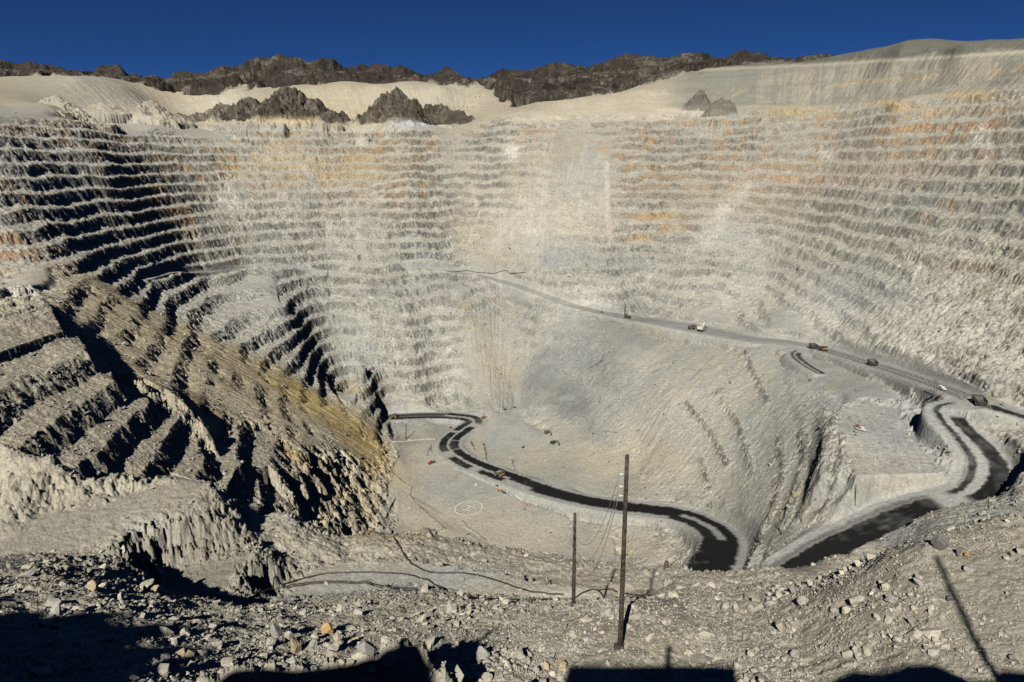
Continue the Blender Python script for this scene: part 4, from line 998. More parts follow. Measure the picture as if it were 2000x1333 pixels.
class MB:
    def __init__(s): s.v, s.f = [], []
    def add(s, v, f):
        b = len(s.v); s.v += [tuple(x) for x in v]; s.f += [[i + b for i in q] for q in f]
    def box(s, x0, x1, y0, y1, z0, z1, tx=0, ty=0, ox=0):
        """box whose top is drawn in by tx, ty and shifted by ox"""
        s.add([(x0,y0,z0),(x1,y0,z0),(x1,y1,z0),(x0,y1,z0),(x0+tx+ox,y0+ty,z1),(x1-tx+ox,y0+ty,z1),(x1-tx+ox,y1-ty,z1),(x0+tx+ox,y1-ty,z1)],
              [(3,2,1,0),(4,5,6,7),(0,1,5,4),(1,2,6,5),(2,3,7,6),(3,0,4,7)])
    def prism(s, prof, y0, y1):
        n = len(prof)
        s.add([(x, y0, z) for x, z in prof] + [(x, y1, z) for x, z in prof],
              [list(range(n)), list(range(2 * n - 1, n - 1, -1))] + [(i, i + n, (i + 1) % n + n, (i + 1) % n) for i in range(n)])
    def cyl(s, p0, p1, r0, r1=None, n=12):
        r1 = r0 if r1 is None else r1
        p0, p1 = Vector(p0), Vector(p1); d = (p1 - p0).normalized()
        a = d.orthogonal().normalized(); b = d.cross(a)
        ring = [(a * math.cos(2 * math.pi * i / n) + b * math.sin(2 * math.pi * i / n)) for i in range(n)]
        s.add([p0 + c * r0 for c in ring] + [p1 + c * r1 for c in ring], [(i, (i + 1) % n, (i + 1) % n + n, i + n) for i in range(n)] + [list(range(n - 1, -1, -1)), list(range(n, 2 * n))])
    def tube(s, pts, r, n=8):
        pts = [Vector(p) for p in pts]; m = len(pts); v = []
        for i, p in enumerate(pts):
            d = (pts[min(i + 1, m - 1)] - pts[max(i - 1, 0)]).normalized()
            a = d.cross(Vector((0, 0, 1))); a = a.normalized() if a.length > 1e-4 else Vector((1, 0, 0)); b = a.cross(d)
            rr = r[i] if hasattr(r, '__len__') else r
            v += [p + a * rr * math.cos(2 * math.pi * j / n) + b * rr * math.sin(2 * math.pi * j / n) for j in range(n)]
        f = [(i * n + j, i * n + (j + 1) % n, (i + 1) * n + (j + 1) % n, (i + 1) * n + j) for i in range(m - 1) for j in range(n)]
        s.add(v, f + [list(range(n - 1, -1, -1)), list(range((m - 1) * n, m * n))])
    def build(s, name, m, parent=None, bevel=0, smooth_=False):
        me = bpy.data.meshes.new(name); me.from_pydata(s.v, [], s.f)
        bm = bmesh.new(); bm.from_mesh(me); bmesh.ops.recalc_face_normals(bm, faces=bm.faces[:])
        if bevel:
            bmesh.ops.bevel(bm, geom=bm.edges[:], offset=bevel, segments=1, affect='EDGES')
        bm.to_mesh(me); bm.free()
        if smooth_:
            me.polygons.foreach_set('use_smooth', [True] * len(me.polygons))
        me.materials.append(m)
        return link(name, me, parent)

def tag(o, label, cat, group=None):
    o['label'] = label; o['category'] = cat
    if group: o['group'] = group
    return o
def thing(name, label, cat, loc, rz=0, group=None):
    o = bpy.data.objects.new(name, None); COL.objects.link(o); o.empty_display_size = .5
    o.location = Vector(loc); o.rotation_euler = (0, 0, rz)
    return tag(o, label, cat, group)
def copy_tree(o, parent=None):
    c = o.copy(); COL.objects.link(c)
    if parent is not None: c.parent = parent
    for ch in list(o.children): copy_tree(ch, c)
    return c
def place(o, px, py, toward=None, rz=None, pitch=True, dz=0):
    p = hit(px, py)
    o.location = Vector((p[0], p[1], p[2] + dz))
    if toward is not None:
        q = hit(*toward); h = Vector((q[0] - p[0], q[1] - p[1], 0))
        rz = math.atan2(h.y, h.x)
        if pitch:
            l_ = min(h.length, 30); hn_ = h.normalized()
            z1, z0 = height(p[0] + hn_.x * 5, p[1] + hn_.y * 5), height(p[0] - hn_.x * 5, p[1] - hn_.y * 5)
            o.rotation_euler = (0, -max(-.2, min(.2, math.atan2(z1 - z0, 10))), rz)
            return p
    o.rotation_euler = (0, 0, rz or 0)
    return p

# ---- mining haul truck, +x is forward
def make_haul_truck(name_label):
    t = thing('haul_truck', name_label, 'haul truck', (0, 0, 0))
    m = MB(); m.box(-5.6, 5.8, -1.3, 1.3, 1.5, 2.5); m.box(-5.9, -4.4, -2.2, 2.2, 1.4, 2.7); m.cyl((-3.7, -2.6, 1.75), (-3.7, 2.6, 1.75), .8, n=12); m.cyl((3.9, -2.8, 1.75), (3.9, 2.8, 1.75), .5, n=12)
    m.build('chassis', M_dark, t, .06)
    m = MB(); m.prism([(-6.3,3.2),(-6.6,3.9),(-6.5,5.0),(2.1,6.9),(6.4,6.9),(6.4,6.55),(2.6,6.4),(1.9,3.6),(-.5,2.75)], -4.2, -3.9); m.prism([(-6.3,3.2),(-6.6,3.9),(-6.5,5.0),(2.1,6.9),(6.4,6.9),(6.4,6.55),(2.6,6.4),(1.9,3.6),(-.5,2.75)], 3.9, 4.2)
    m.prism([(-6.3,3.15),(-6.5,3.6),(-.5,3.15),(1.7,3.9),(2.3,6.6),(6.4,6.75),(6.4,6.5),(2.6,6.35),(2.0,3.5),(-.4,2.7)], -3.9, 3.9)
    for x_ in (-4.6, -2.6, -.6, 1.2):
        m.box(x_ - .14, x_ + .14, -4.4, -4.2, 3.3, 5.3 + x_ * .2); m.box(x_ - .14, x_ + .14, 4.2, 4.4, 3.3, 5.3 + x_ * .2)
    tr = m.build('dump_tray', M_tray, t, .04)
    m = MB(); m.box(2.7, 6.1, -3.9, 3.9, 4.0, 4.2); m.box(3.2, 6.2, -1.7, 1.7, 2.2, 4.0); m.box(5.7, 6.3, -3.9, 3.9, 2.5, 3.0)
    d = m.build('front_deck', M_yel, t, .04)
    m = MB()
    for y_ in (-3.85, -1.3, 1.3, 3.85):
        m.cyl((6.0, y_, 4.2), (6.0, y_, 5.2), .05, n=6)
    m.cyl((6.0, -3.85, 5.2), (6.0, 3.85, 5.2), .05, n=6); m.cyl((6.0, -3.85, 4.7), (6.0, 3.85, 4.7), .04, n=6)
    m.build('railing', M_yel, d)
    m = MB(); m.box(6.2, 6.35, -1.4, 1.4, 2.3, 3.8); m.build('radiator_grille', M_dark, d)
    m = MB(); m.box(3.4, 5.4, .9, 3.4, 4.2, 6.0, .12, .08); cb = m.build('cab', M_yel, t, .05)
    m = MB(); m.box(3.6, 5.44, 1.0, 3.3, 5.0, 5.75, .03, .03, 0); m.box(3.7, 5.2, .86, 3.44, 5.0, 5.7); m.build('window', M_glass, cb)
    for y_ in (-1.1, 1.1):
        m = MB(); m.box(6.3, 6.42, y_ - .3, y_ + .3, 2.65, 2.9); m.build('headlight', M_porc, t)
    for x_, ys in ((3.9, (-3.3, 3.3)), (-3.7, (-3.7, -2.35, 2.35, 3.7))):
        for y_ in ys:
            w = .6
            m = MB(); m.cyl((x_, y_ - w, 1.78), (x_, y_ + w, 1.78), 1.78, n=24); wh = m.build('wheel', M_tyre, t, .1)
            sgn = 1 if y_ > 0 else -1
            m = MB(); m.cyl((x_, y_ + sgn * w, 1.78), (x_, y_ + sgn * (w + .06), 1.78), .95, n=16); m.cyl((x_, y_ + sgn * w, 1.78), (x_, y_ + sgn * (w + .16), 1.78), .45, n=12); m.build('rim', M_rim, wh)
    return t
tk = make_haul_truck('largest haul truck in view, dark tray with yellow rear, above the wet switchback')
g_t = 'haul trucks'
for i, (px_, py_, tw, lab) in enumerate([
    (1911, 790, (1840, 759), None),
    (1703, 714, (1660, 699), 'lone yellow haul truck halfway along the upper haul road'),
    (1588, 681, (1560, 674), 'dark haul truck, left one of the pair meeting where the upper road narrows'),
    (1607, 686, (1640, 695), 'haul truck with pale ore load, right one of the pair on the upper road'),
    (1352, 644, (1368, 643), 'haul truck waiting beside the cream mining shovel'),
    (976, 930, (1030, 946), 'haul truck on the wet black road near the helipad'),
    (768, 817, (820, 812), 'haul truck at the far end of the wet road below the grey cliff')]):
    o = tk if i == 0 else copy_tree(tk)
    place(o, px_, py_, tw, dz=.1)
    o['group'] = g_t
    if lab: o['label'] = lab
    if i in (3, 5):
        m = MB(); m.prism([(-5.6,3.9),(-5.4,5.0),(-2.5,6.9),(.2,7.3),(1.9,6.7),(2.0,5.0),(.8,3.7),(-.6,3.3)], -3.4, 3.4)
        m.build('ore_load', M_load, o, .5)

# ---- electric rope shovel
t = thing('mining_shovel', 'big cream coloured mining shovel digging at the foot of the far wall', 'mining shovel', (0, 0, 0))
for y_ in (-3.2, 3.2):
    m = MB(); m.prism([(-4.6,0),(4.6,0),(5.3,.7),(5.0,1.7),(4.2,2.1),(-4.2,2.1),(-5.0,1.7),(-5.3,.7)], y_ - .9, y_ + .9); m.build('crawler_track', M_dark, t, .1)
m = MB(); m.cyl((0, 0, 1.6), (0, 0, 3.0), 3.2, n=24); m.box(-3, 3, -2.6, 2.6, .8, 2.2); m.build('undercarriage', M_dark, t)
m = MB(); m.box(-8.5, 3.2, -4.3, 4.3, 3.0, 8.2, .25, .2); hs = m.build('machine_house', M_shov, t, .12)
m = MB(); m.box(-8.8, -6.6, -4.4, 4.4, 2.6, 4.4); m.build('counterweight', M_dark, t, .08)
for x_ in (-6, -3.5, -1):
    for y_ in (-4.28, 4.28):
        m = MB(); m.box(x_ - .7, x_ + .7, y_ - .08, y_ + .08, 5.6, 7.0); m.build('vent', M_dark, hs)
m = MB(); m.box(3.0, 5.0, 2.0, 4.2, 5.8, 8.8, .15, .1); cb = m.build('cab', M_shov, t, .06)
m = MB(); m.box(4.2, 5.02, 2.15, 4.05, 6.9, 8.3); m.build('window', M_glass, cb)
m = MB()
for y_ in (-1.7, 1.7):
    m.cyl((1.2, y_, 8.0), (-1.6, y_ * .7, 13.2), .28, n=8); m.cyl((-5.5, y_, 8.0), (-1.6, y_ * .7, 13.2), .24, n=8)
m.cyl((-1.6, -1.4, 13.2), (-1.6, 1.4, 13.2), .3, n=8); m.build('gantry', M_shov, t)
m = MB(); m.prism([(2.6,3.6),(3.8,3.4),(13.4,13.4),(13.2,14.4),(12.2,14.3),(2.4,5.0)], -1.1, 1.1); bo = m.build('boom', M_shov, t, .08)
m = MB(); m.cyl((12.9, -1.0, 14.0), (12.9, 1.0, 14.0), 1.1, n=18); m.build('sheave', M_dark, bo)
m = MB(); m.tube([(-1.6, -.6, 13.2), (5, -.6, 13.5), (12.6, -.6, 14.6)], .09, 6); m.tube([(-1.6, .6, 13.2), (5, .6, 13.5), (12.6, .6, 14.6)], .09, 6); m.tube([(13.9, 0, 13.8), (14.2, 0, 6.0)], .09, 6); m.build('rope', M_dark, bo)
m = MB(); m.prism([(4.5,9.2),(5.0,10.2),(13.6,4.6),(13.0,3.7)], -1.9, -1.3); m.prism([(4.5,9.2),(5.0,10.2),(13.6,4.6),(13.0,3.7)], 1.3, 1.9); st = m.build('dipper_stick', M_shov, t, .05)
m = MB(); m.prism([(12.6,5.6),(15.4,6.0),(16.4,3.2),(15.6,2.4),(13.2,2.6),(12.3,4.0)], -2.2, 2.2); bk = m.build('bucket', M_dark, t, .12)
place(t, 1370, 647, (1395, 628), pitch=False)

# ---- drill rigs
def drill(label, paint, px, py, scale, rz):
    t = thing('drill_rig', label, 'drill rig', (0, 0, 0))
    for y_ in (-2.0, 2.0):
        m = MB(); m.prism([(-3.4,0),(3.4,0),(3.9,.5),(3.6,1.2),(-3.6,1.2),(-3.9,.5)], y_ - .5, y_ + .5); m.build('crawler_track', M_dark, t, .06)
    m = MB(); m.box(-6.2, 5.4, -2.5, 2.5, 1.3, 1.9); m.build('deck', M_dark, t, .05)
    m = MB(); m.box(-5.6, 1.0, -2.1, 2.1, 1.9, 4.6, .1, .1); m.build('machine_house', paint, t, .08)
    m = MB(); m.box(1.4, 3.4, .4, 2.4, 1.9, 4.6, .1, .05); cb = m.build('cab', paint, t, .05)
    m = MB(); m.box(1.5, 3.44, .36, 2.44, 3.2, 4.3); m.build('window', M_glass, cb)
    m = MB()
    for x_ in (3.9, 5.3):
        for y_ in (-.7, .7):
            m.box(x_ - .12, x_ + .12, y_ - .12, y_ + .12, 1.2, 24.0)
    for k_ in range(12):
        z_ = 1.6 + k_ * 1.88
        for y_ in (-.7, .7):
            m.cyl((3.9, y_, z_), (5.3, y_, z_ + 1.8), .07, n=5); m.cyl((5.3, y_, z_), (3.9, y_, z_ + 1.8), .07, n=5)
        for x_ in (3.9, 5.3):
            m.cyl((x_, -.7, z_), (x_, .7, z_ + 1.8), .07, n=5)
    m.box(3.7, 5.5, -.9, .9, 23.6, 24.6); ms = m.build('mast', M_dark, t)
    m = MB(); m.cyl((4.6, 0, .2), (4.6, 0, 21), .17, n=8); m.build('drill_rod', M_brn, ms)
    m = MB(); m.cyl((-1.5, 1.6, 4.6), (3.9, .7, 13.5), .14, n=6); m.cyl((-1.5, -1.6, 4.6), (3.9, -.7, 13.5), .14, n=6); m.build('mast_brace', M_dark, t)
    place(t, px, py, rz=rz); t.scale = (scale,) * 3
    return t
drill('dark drill rig with a tall lattice mast on the ramp below the far wall', M_dark, 1225, 622, 1.05, R(150))
drill('small red drill rig with a short mast, up the ramp from the tall dark rig', M_red, 1174, 611, .42, R(-20))
drill('red drill rig half in the black shade of the yellow cliff on the pit floor', M_red, 764, 858, .55, R(-10))

# ---- pickups and service trucks, +x forward
def pickup(label, paint, px, py, toward, s=1.0, cat='pickup truck', name='pickup_truck', tank=None, boom=None, grp=None):
    t = thing(name, label, cat, (0, 0, 0), 0, grp)
    m = MB(); m.prism([(-2.6,.45),(2.6,.45),(2.7,.9),(2.55,1.15),(1.3,1.28),(.7,1.9),(-.7,1.95),(-.95,1.25),(-2.65,1.2)], -.92, .92); b_ = m.build('body', paint, t, .05)
    m = MB(); m.prism([(1.18,1.3),(.68,1.82),(-.62,1.86),(-.8,1.3)], -.94, .94); m.build('window', M_glass, b_)
    for x_ in (1.65, -1.65):
        for y_ in (-.85, .85):
            m = MB(); m.cyl((x_, y_ - .14, .42), (x_, y_ + .14, .42), .42, n=16); w = m.build('wheel', M_tyre, t, .03)
            sg = 1 if y_ > 0 else -1
            m = MB(); m.cyl((x_, y_ + sg * .14, .42), (x_, y_ + sg * .16, .42), .24, n=12); m.build('rim', M_porc, w)
    for y_ in (-.7, .7):
        m = MB(); m.box(2.62, 2.72, y_ - .16, y_ + .16, .82, 1.0); m.build('headlight', M_porc, t)
    if tank:
        m = MB(); m.cyl((-2.7, 0, 1.75), (-.95, 0, 1.75), .75, n=18); m.build('tank', tank, t, .08)
    if boom:
        m = MB(); m.box(-2.7, -.9, -.98, .98, 1.2, 2.0); m.build('equipment_box', boom, t, .05); m = MB(); m.cyl((-1.2, 0, 2.0), (-3.6, 0, 2.5), .14, n=8); m.build('boom', M_dark, t)
    place(t, px, py, toward); t.scale = (s,) * 3
    return t
pickup('white tanker truck on the upper haul road beside the twin poles', M_white, 1840, 762, (1900, 782), 1.75, 'tanker truck', 'tanker_truck', tank=M_white)
pickup('white truck with red equipment box and boom on the pale drill bench', M_white, 1681, 841, (1710, 852), 1.9, 'service truck', 'service_truck', boom=M_red)
pickup('small white pickup at the right edge of the pale drill bench', M_white, 1777, 863, (1790, 866), .95)
pickup('small dark truck below the two excavators on the pit floor', M_dark, 1022, 875, (1030, 870), 1.15, 'truck', 'service_truck')
pickup('dark pickup by the bend in the track at the foot of the far wall', M_dark, 986, 801, (1000, 797), 1.3)
pickup('dark truck at the toe of the slope, farthest vehicle on the floor track', M_dark, 1005, 797, (1030, 795), 1.2, 'truck', 'service_truck')
pickup('dark pickup parked alone, topmost of the cluster right of the helipad', M_dark, 971, 950, (985, 955), 1.0)
pickup('orange truck in the cluster of vehicles right of the helipad', M_orange, 976, 960, (960, 956), 1.25, 'truck', 'service_truck', boom=M_orange)
pickup('black truck next to the orange one, right of the helipad', M_dark, 985, 964, (996, 969), 1.1, 'truck', 'service_truck')
pickup('white pickup, lowest of the cluster right of the helipad', M_white, 987, 969, (975, 966), .85)

# ---- tracked excavators, wheel loader, dozer
def excavator(label, px, py, toward, paint):
    t = thing('excavator', label, 'excavator', (0, 0, 0))
    for y_ in (-1.6, 1.6):
        m = MB(); m.prism([(-2.8,0),(2.8,0),(3.2,.5),(2.9,1.1),(-2.9,1.1),(-3.2,.5)], y_ - .35, y_ + .35); m.build('crawler_track', M_dark, t, .05)
    m = MB(); m.box(-3.4, 2.0, -1.8, 1.8, 1.3, 3.0, .12, .1); m.build('machine_house', paint, t, .1)
    m = MB(); m.box(.3, 2.2, .7, 1.8, 3.0, 4.0, .1, .05); m.box(.4, 2.2, .66, 1.84, 1.6, 3.0); cb = m.build('cab', paint, t, .05)
    m = MB(); m.box(.5, 2.24, .64, 1.86, 2.6, 3.8); m.build('window', M_glass, cb)
    m = MB(); m.prism([(1.2,2.2),(1.8,1.7),(6.4,5.2),(9.6,4.6),(9.6,5.2),(6.2,6.1)], -.35, .35); m.build('boom', paint, t, .05)
    m = MB(); m.prism([(9.0,5.3),(9.8,5.4),(10.7,1.6),(10.2,1.5)], -.25, .25); m.build('stick', paint, t, .04)
    m = MB(); m.prism([(9.9,1.8),(11.2,1.9),(11.5,.6),(10.6,.1),(9.8,.5)], -.7, .7); m.build('bucket', M_dark, t, .06)
    place(t, px, py, toward); t.scale = (1.25,) * 3
excavator('dark excavator, upper of the two at the foot of the grey talus', 1068, 847, (1083, 855), M_brn)
excavator('dark excavator, lower of the two at the foot of the grey talus', 1080, 867, (1096, 872), M_dark)

def loader(label, px, py, toward, paint, s=1.0, blade=False):
    nm = 'bulldozer' if blade else 'wheel_loader'
    t = thing(nm, label, nm.replace('_', ' '), (0, 0, 0))
    m = MB(); m.box(-4.2, -.2, -1.3, 1.3, 1.2, 3.0, .15, .1); m.build('engine_cover', paint, t, .1)
    m = MB(); m.box(-.4, 1.4, -.9, .9, 1.8, 4.2, .15, .1); cb = m.build('cab', paint, t, .06)
    m = MB(); m.box(-.3, 1.46, -.94, .94, 2.9, 3.9, .05); m.build('window', M_glass, cb)
    if blade:
        for y_ in (-1.6, 1.6):
            m = MB(); m.prism([(-3.6,0),(1.8,0),(2.3,.6),(1.8,1.3),(-1.0,1.9),(-3.6,1.3),(-4.0,.6)], y_ - .35, y_ + .35); m.build('crawler_track', M_dark, t, .05)
        m = MB(); m.prism([(3.3,.1),(3.7,.1),(3.5,.9),(3.8,1.9),(3.4,1.9),(3.1,.9)], -2.4, 2.4); m.build('blade', M_dark, t, .03)
        m = MB(); m.box(1.0, 3.4, -1.9, -1.6, .6, .9); m.box(1.0, 3.4, 1.6, 1.9, .6, .9); m.build('push_arm', paint, t)
    else:
        for x_ in (-2.7, 2.2):
            for y_ in (-1.5, 1.5):
                m = MB(); m.cyl((x_, y_ - .45, 1.15), (x_, y_ + .45, 1.15), 1.15, n=20); w = m.build('wheel', M_tyre, t, .07)
                sg = 1 if y_ > 0 else -1
                m = MB(); m.cyl((x_, y_ + sg * .45, 1.15), (x_, y_ + sg * .5, 1.15), .6, n=12); m.build('rim', paint, w)
        m = MB(); m.box(.8, 2.8, -.9, .9, 1.0, 2.0); m.build('front_frame', M_dark, t, .05)
        m = MB(); m.prism([(1.2,2.0),(1.6,2.5),(5.0,1.4),(4.8,.9)], -.8, -.4); m.prism([(1.2,2.0),(1.6,2.5),(5.0,1.4),(4.8,.9)], .4, .8); m.build('lift_arm', paint, t, .03)
        m = MB(); m.prism([(4.6,.1),(6.4,.1),(6.5,.25),(5.0,.6),(5.0,1.8),(5.4,2.1),(4.7,1.9),(4.4,.9)], -1.9, 1.9); m.build('bucket', M_dark, t, .04)
    place(t, px, py, toward); t.scale = (s,) * 3
loader('red wheel loader standing by the curved row of grey blocks', 842, 906, (858, 899), M_red, 1.15)
loader('red bulldozer at the junction past the last bend of the wet road', 946, 817, (960, 813), M_red, 1.15, True)
loader('small orange bulldozer left of the last bend of the wet road', 880, 836, (890, 832), M_orange, .7, True)
loader('orange bulldozer at the foot of the twin poles by the upper road', 1836, 775, (1850, 776), M_orange, .45, True)

# ---- rows of blocks on the pit floor
t = thing('block_row', 'curved row of grey blocks on the pit floor above the red loader', 'blocks', hit(836, 884))
o0 = Vector(t.location)
for k_ in range(8):
    q = hit(834.5 + 3.2 * (k_ / 7) ** 2.2, 891 - k_ * 2.1)
    m = MB(); m.box(-1.3, 1.3, -.8, .8, 0, 1.5, .1, .1); b_ = m.build('block', M_load, t, .06); b_.location = Vector(q) - o0; b_.rotation_euler = (0, 0, R(20 - 6 * k_))
t = thing('barrier', 'white L-shaped barrier on the floor right of the helipad', 'barrier', hit(1016, 974))
o0 = Vector(t.location); m = MB()
pts_ = [Vector(hit(*p_)) - o0 for p_ in ((1008, 969), (1017, 977), (1022, 975))]
for a_, b_ in zip(pts_[:-1], pts_[1:]):
    d = (b_ - a_); n_ = Vector((-d.y, d.x, 0)).normalized() * .7
    m.add([a_ - n_, b_ - n_, b_ + n_, a_ + n_] + [v_ + Vector((0, 0, 1.5)) for v_ in (a_ - n_ * .5, b_ - n_ * .5, b_ + n_ * .5, a_ + n_ * .5)], [(3,2,1,0),(4,5,6,7),(0,1,5,4),(1,2,6,5),(2,3,7,6),(3,0,4,7)])
m.build('wall_section', M_white, t)
t = thing('barrier_row', 'row of orange barriers on the floor below the white one', 'barriers', hit(1028, 988))
o0 = Vector(t.location)
for k_ in range(6):
    q = hit(1018.5 + k_ * 3.9, 986 + k_ * .75)
    m = MB(); m.prism([(-.7,0),(.7,0),(.3,.5),(.22,1.5),(-.22,1.5),(-.3,.5)], -1.0, 1.0); b_ = m.build('barrier_block', M_orange if k_ != 3 else M_brn, t, .04); b_.location = Vector(q) - o0; b_.rotation_euler = (0, 0, R(75))

# ---- helipad: ring and letter painted on the floor
c_ = hit(915, 993); rad = (942 - 888) / 2 / FPX * (c_[1] / ray(915, 993)[1]) * FPX
t = thing('helipad_marking', 'white painted ring with a letter H on the pit floor', 'helipad', c_)
def on_floor(dx, dy): return (dx, dy, height(c_[0] + dx, c_[1] + dy) - c_[2] + .16)
def strip(m, pts, w):
    n_ = len(pts)
    for i in range(n_ - 1):
        a_, b_ = Vector((*pts[i], 0)), Vector((*pts[i + 1], 0)); d = (b_ - a_).normalized(); s_ = Vector((-d.y, d.x, 0)) * w / 2
        m.add([on_floor(*(q.x, q.y)) for q in (a_ - s_, b_ - s_, b_ + s_, a_ + s_)], [(0, 1, 2, 3)])
m = MB()
NS = 72
vi = []
for k_ in range(NS):
    an = 2 * math.pi * k_ / NS
    vi += [on_floor((rad - .55) * math.cos(an), (rad - .55) * math.sin(an)), on_floor((rad + .25) * math.cos(an), (rad + .25) * math.sin(an))]
m.add(vi, [(2 * k_, 2 * k_ + 1, (2 * k_ + 3) % (2 * NS), (2 * k_ + 2) % (2 * NS)) for k_ in range(NS)]); m.build('ring', M_paint, t)
m = MB(); hh = rad * .52; wq = rad * .30; rot = R(62)
def rt(x, y): return (x * math.cos(rot) - y * math.sin(rot), x * math.sin(rot) + y * math.cos(rot))
def dens(a_, b_, n_=8): return [(a_[0] + (b_[0] - a_[0]) * i / n_, a_[1] + (b_[1] - a_[1]) * i / n_) for i in range(n_ + 1)]
strip(m, dens(rt(-wq, -hh * .7), rt(-wq, hh * .7)), .8); strip(m, dens(rt(wq, -hh * .7), rt(wq, hh * .7)), .8); strip(m, dens(rt(-wq, 0), rt(wq, 0)), .8)
m.build('letter', M_paint, t)

# ---- poles
def pole_ends(tx, ty, bx, by, base=None):
    b = Vector(hit(bx, by) if base is None else base)
    d = ray(tx, ty); k_ = b.y / d[1]
    return b, Vector(d * k_)
def pole(label, tx, ty, bx, by, r0, m_, cat='pole', name='utility_pole', arm=False, foot=False, grp=None, sides=8):
    b, tp = pole_ends(tx, ty, bx, by)
    t = thing(name, label, cat, b, 0, grp)
    m = MB(); n_ = 6; pts = [(tp - b) * (i / n_) for i in range(n_ + 1)]
    pts[0] = pts[0] - Vector((0, 0, .6))
    m.tube(pts, [r0 * (1 - .28 * i / n_) for i in range(n_ + 1)], sides); m.build('pole_shaft', m_, t, smooth_=True)
    if arm:
        m = MB(); h = (tp - b) * .93; L_ = (tp - b).length * .09
        m.box(h.x - L_, h.x + L_, h.y - .1, h.y + .1, h.z - .12, h.z + .12); m.build('crossarm', m_, t)
    if foot:
        m = MB(); m.cyl((0, 0, -.3), (0, 0, .5), 1.5, 1.3, 16); m.build('tyre_base', M_tyre, t, .1)
    return t, b, tp
P1 = pole('tall dark wooden pole, larger of the two near ones, with cables', 1225, 889, 1211, 1266, .14, M_wood, 'pole', 'utility_pole', sides=16)
P2 = pole('shorter dark wooden pole at the end of the pale strip, behind the taller near pole', 1123, 1003, 1120, 1184, .145, M_wood, 'pole', 'utility_pole', sides=16)
m = MB(); m.box(-.34, .22, -.22, .22, -.2, .22, .05, .05); m.build('footing', M_wood, P1[0], .04)
cab_rows = []
for (t, b, tp), fr in ((P1, (.905, .845, .80)), (P2, (.93, .86, .80))):
    row = []
    for f_ in fr:
        q = (tp - b) * f_
        m = MB(); m.cyl(q + Vector((-.1, 0, 0)), q + Vector((-.34, 0, .03)), .05, .07, 10); m.build('insulator', M_porc, t, smooth_=True)
        row.append(b + q + Vector((-.34, 0, .03)))
    cab_rows.append(row)
for i in range(3):
    a_, b_ = cab_rows[0][i], cab_rows[1][i]
    pts = [a_.lerp(b_, s / 24) - Vector((0, 0, (4.6 + .9 * i) * 4 * (s / 24) * (1 - s / 24) * .62)) for s in range(25)]
    m = MB(); m.tube([p_ - a_ for p_ in pts], .014, 5); o = m.build('cable', M_cable, None, smooth_=True); o.location = a_
    tag(o, ('thin grey cable slung between the two near poles, highest of the three', 'thin grey cable slung between the two near poles, middle of the three', 'thin grey cable slung between the two near poles, lowest of the three')[i], 'cable', 'slack cables between the near poles')
for tx, ty, bx, by, lab in ((1672,946,1670,987,'brown pole on the slope below the pale drill bench, with a long shadow'),(1566,988,1565,1021,'brown pole left of the lower wet road, second nearest to the drill bench'),
        (1525,1010,1526,1045,'brown pole on the light embankment left of the lower wet road, between two others'),(1485,1028,1485,1064,'brown pole above the brow, just left of the lower wet road'),
        (1359,1059,1356,1093,'leaning brown pole inside the bend of the wet road'),(1389,976,1389,994,'short brown pole on the far side of the wet road before the bend'),(1302,1097,1301,1110,'short stake at the brow left of the bend of the wet road'),
        (1931,969,1931,992,'slim pole beside the wet patch under the switchback, right edge')):
    pole(lab, tx, ty, bx, by, .34, M_wood2)
pole('thin dark stake where the brown talus meets the near rubble', 750, 1014, 750, 1046, .05, M_wood2, 'stake', 'stake')
pole('thick brown post standing on the dark gravel by the pit wall', 793, 828, 793, 858, 1.0, M_brn, 'post', 'post')
pole('thin orange rod beside the wet road, right of the parked cluster', 1026, 940, 1026, 957, .16, M_orange, 'marker rod', 'marker_rod')
pole('yellow marker rod beside the upper haul road, right of the largest truck', 1934, 768, 1934, 801, .20, M_ypost, 'marker rod', 'marker_rod')
pole('yellow marker rod in an old tyre at the foot of the rocky right wall', 1955, 767, 1955, 791, .18, M_ypost, 'marker rod', 'marker_rod', foot=True)
# twin-pole frame on a skid
b1, t1 = pole_ends(1826, 740, 1824.5, 773); d = ray(1830, 740); t2 = Vector(d * (b1.y / d[1])); b2 = Vector(ray(1828.5, 773.5) * (b1.y / ray(1828.5, 773.5)[1]))
t = thing('power_pylon', 'twin dark poles with a crossarm on a skid beside the upper haul road', 'power pylon', b1)
for p_, q_ in ((b1, t1), (b2, t2)):
    m = MB(); m.cyl(p_ - b1, q_ - b1, .26, .18, 8); m.build('pole_shaft', M_wood2, t)
m = MB(); q_ = (t1 - b1) * .86; q2 = (t2 - b1) * .86; m.box(q_.x - 1.0, q2.x + 1.4, q_.y - .15, q_.y + .15, q_.z - .15, q_.z + .15); m.build('crossarm', M_wood2, t)
m = MB(); m.box(-3.0, 4.2, -1.0, 1.0, -.2, .6); m.build('skid', M_dark, t, .05)
q_ = Vector(hit(1817, 764)) - b1
m = MB(); m.cyl(q_ + Vector((0, 0, .3)), (1.0, 0, .5), .22, n=6); m.build('tow_bar', M_dark, t)
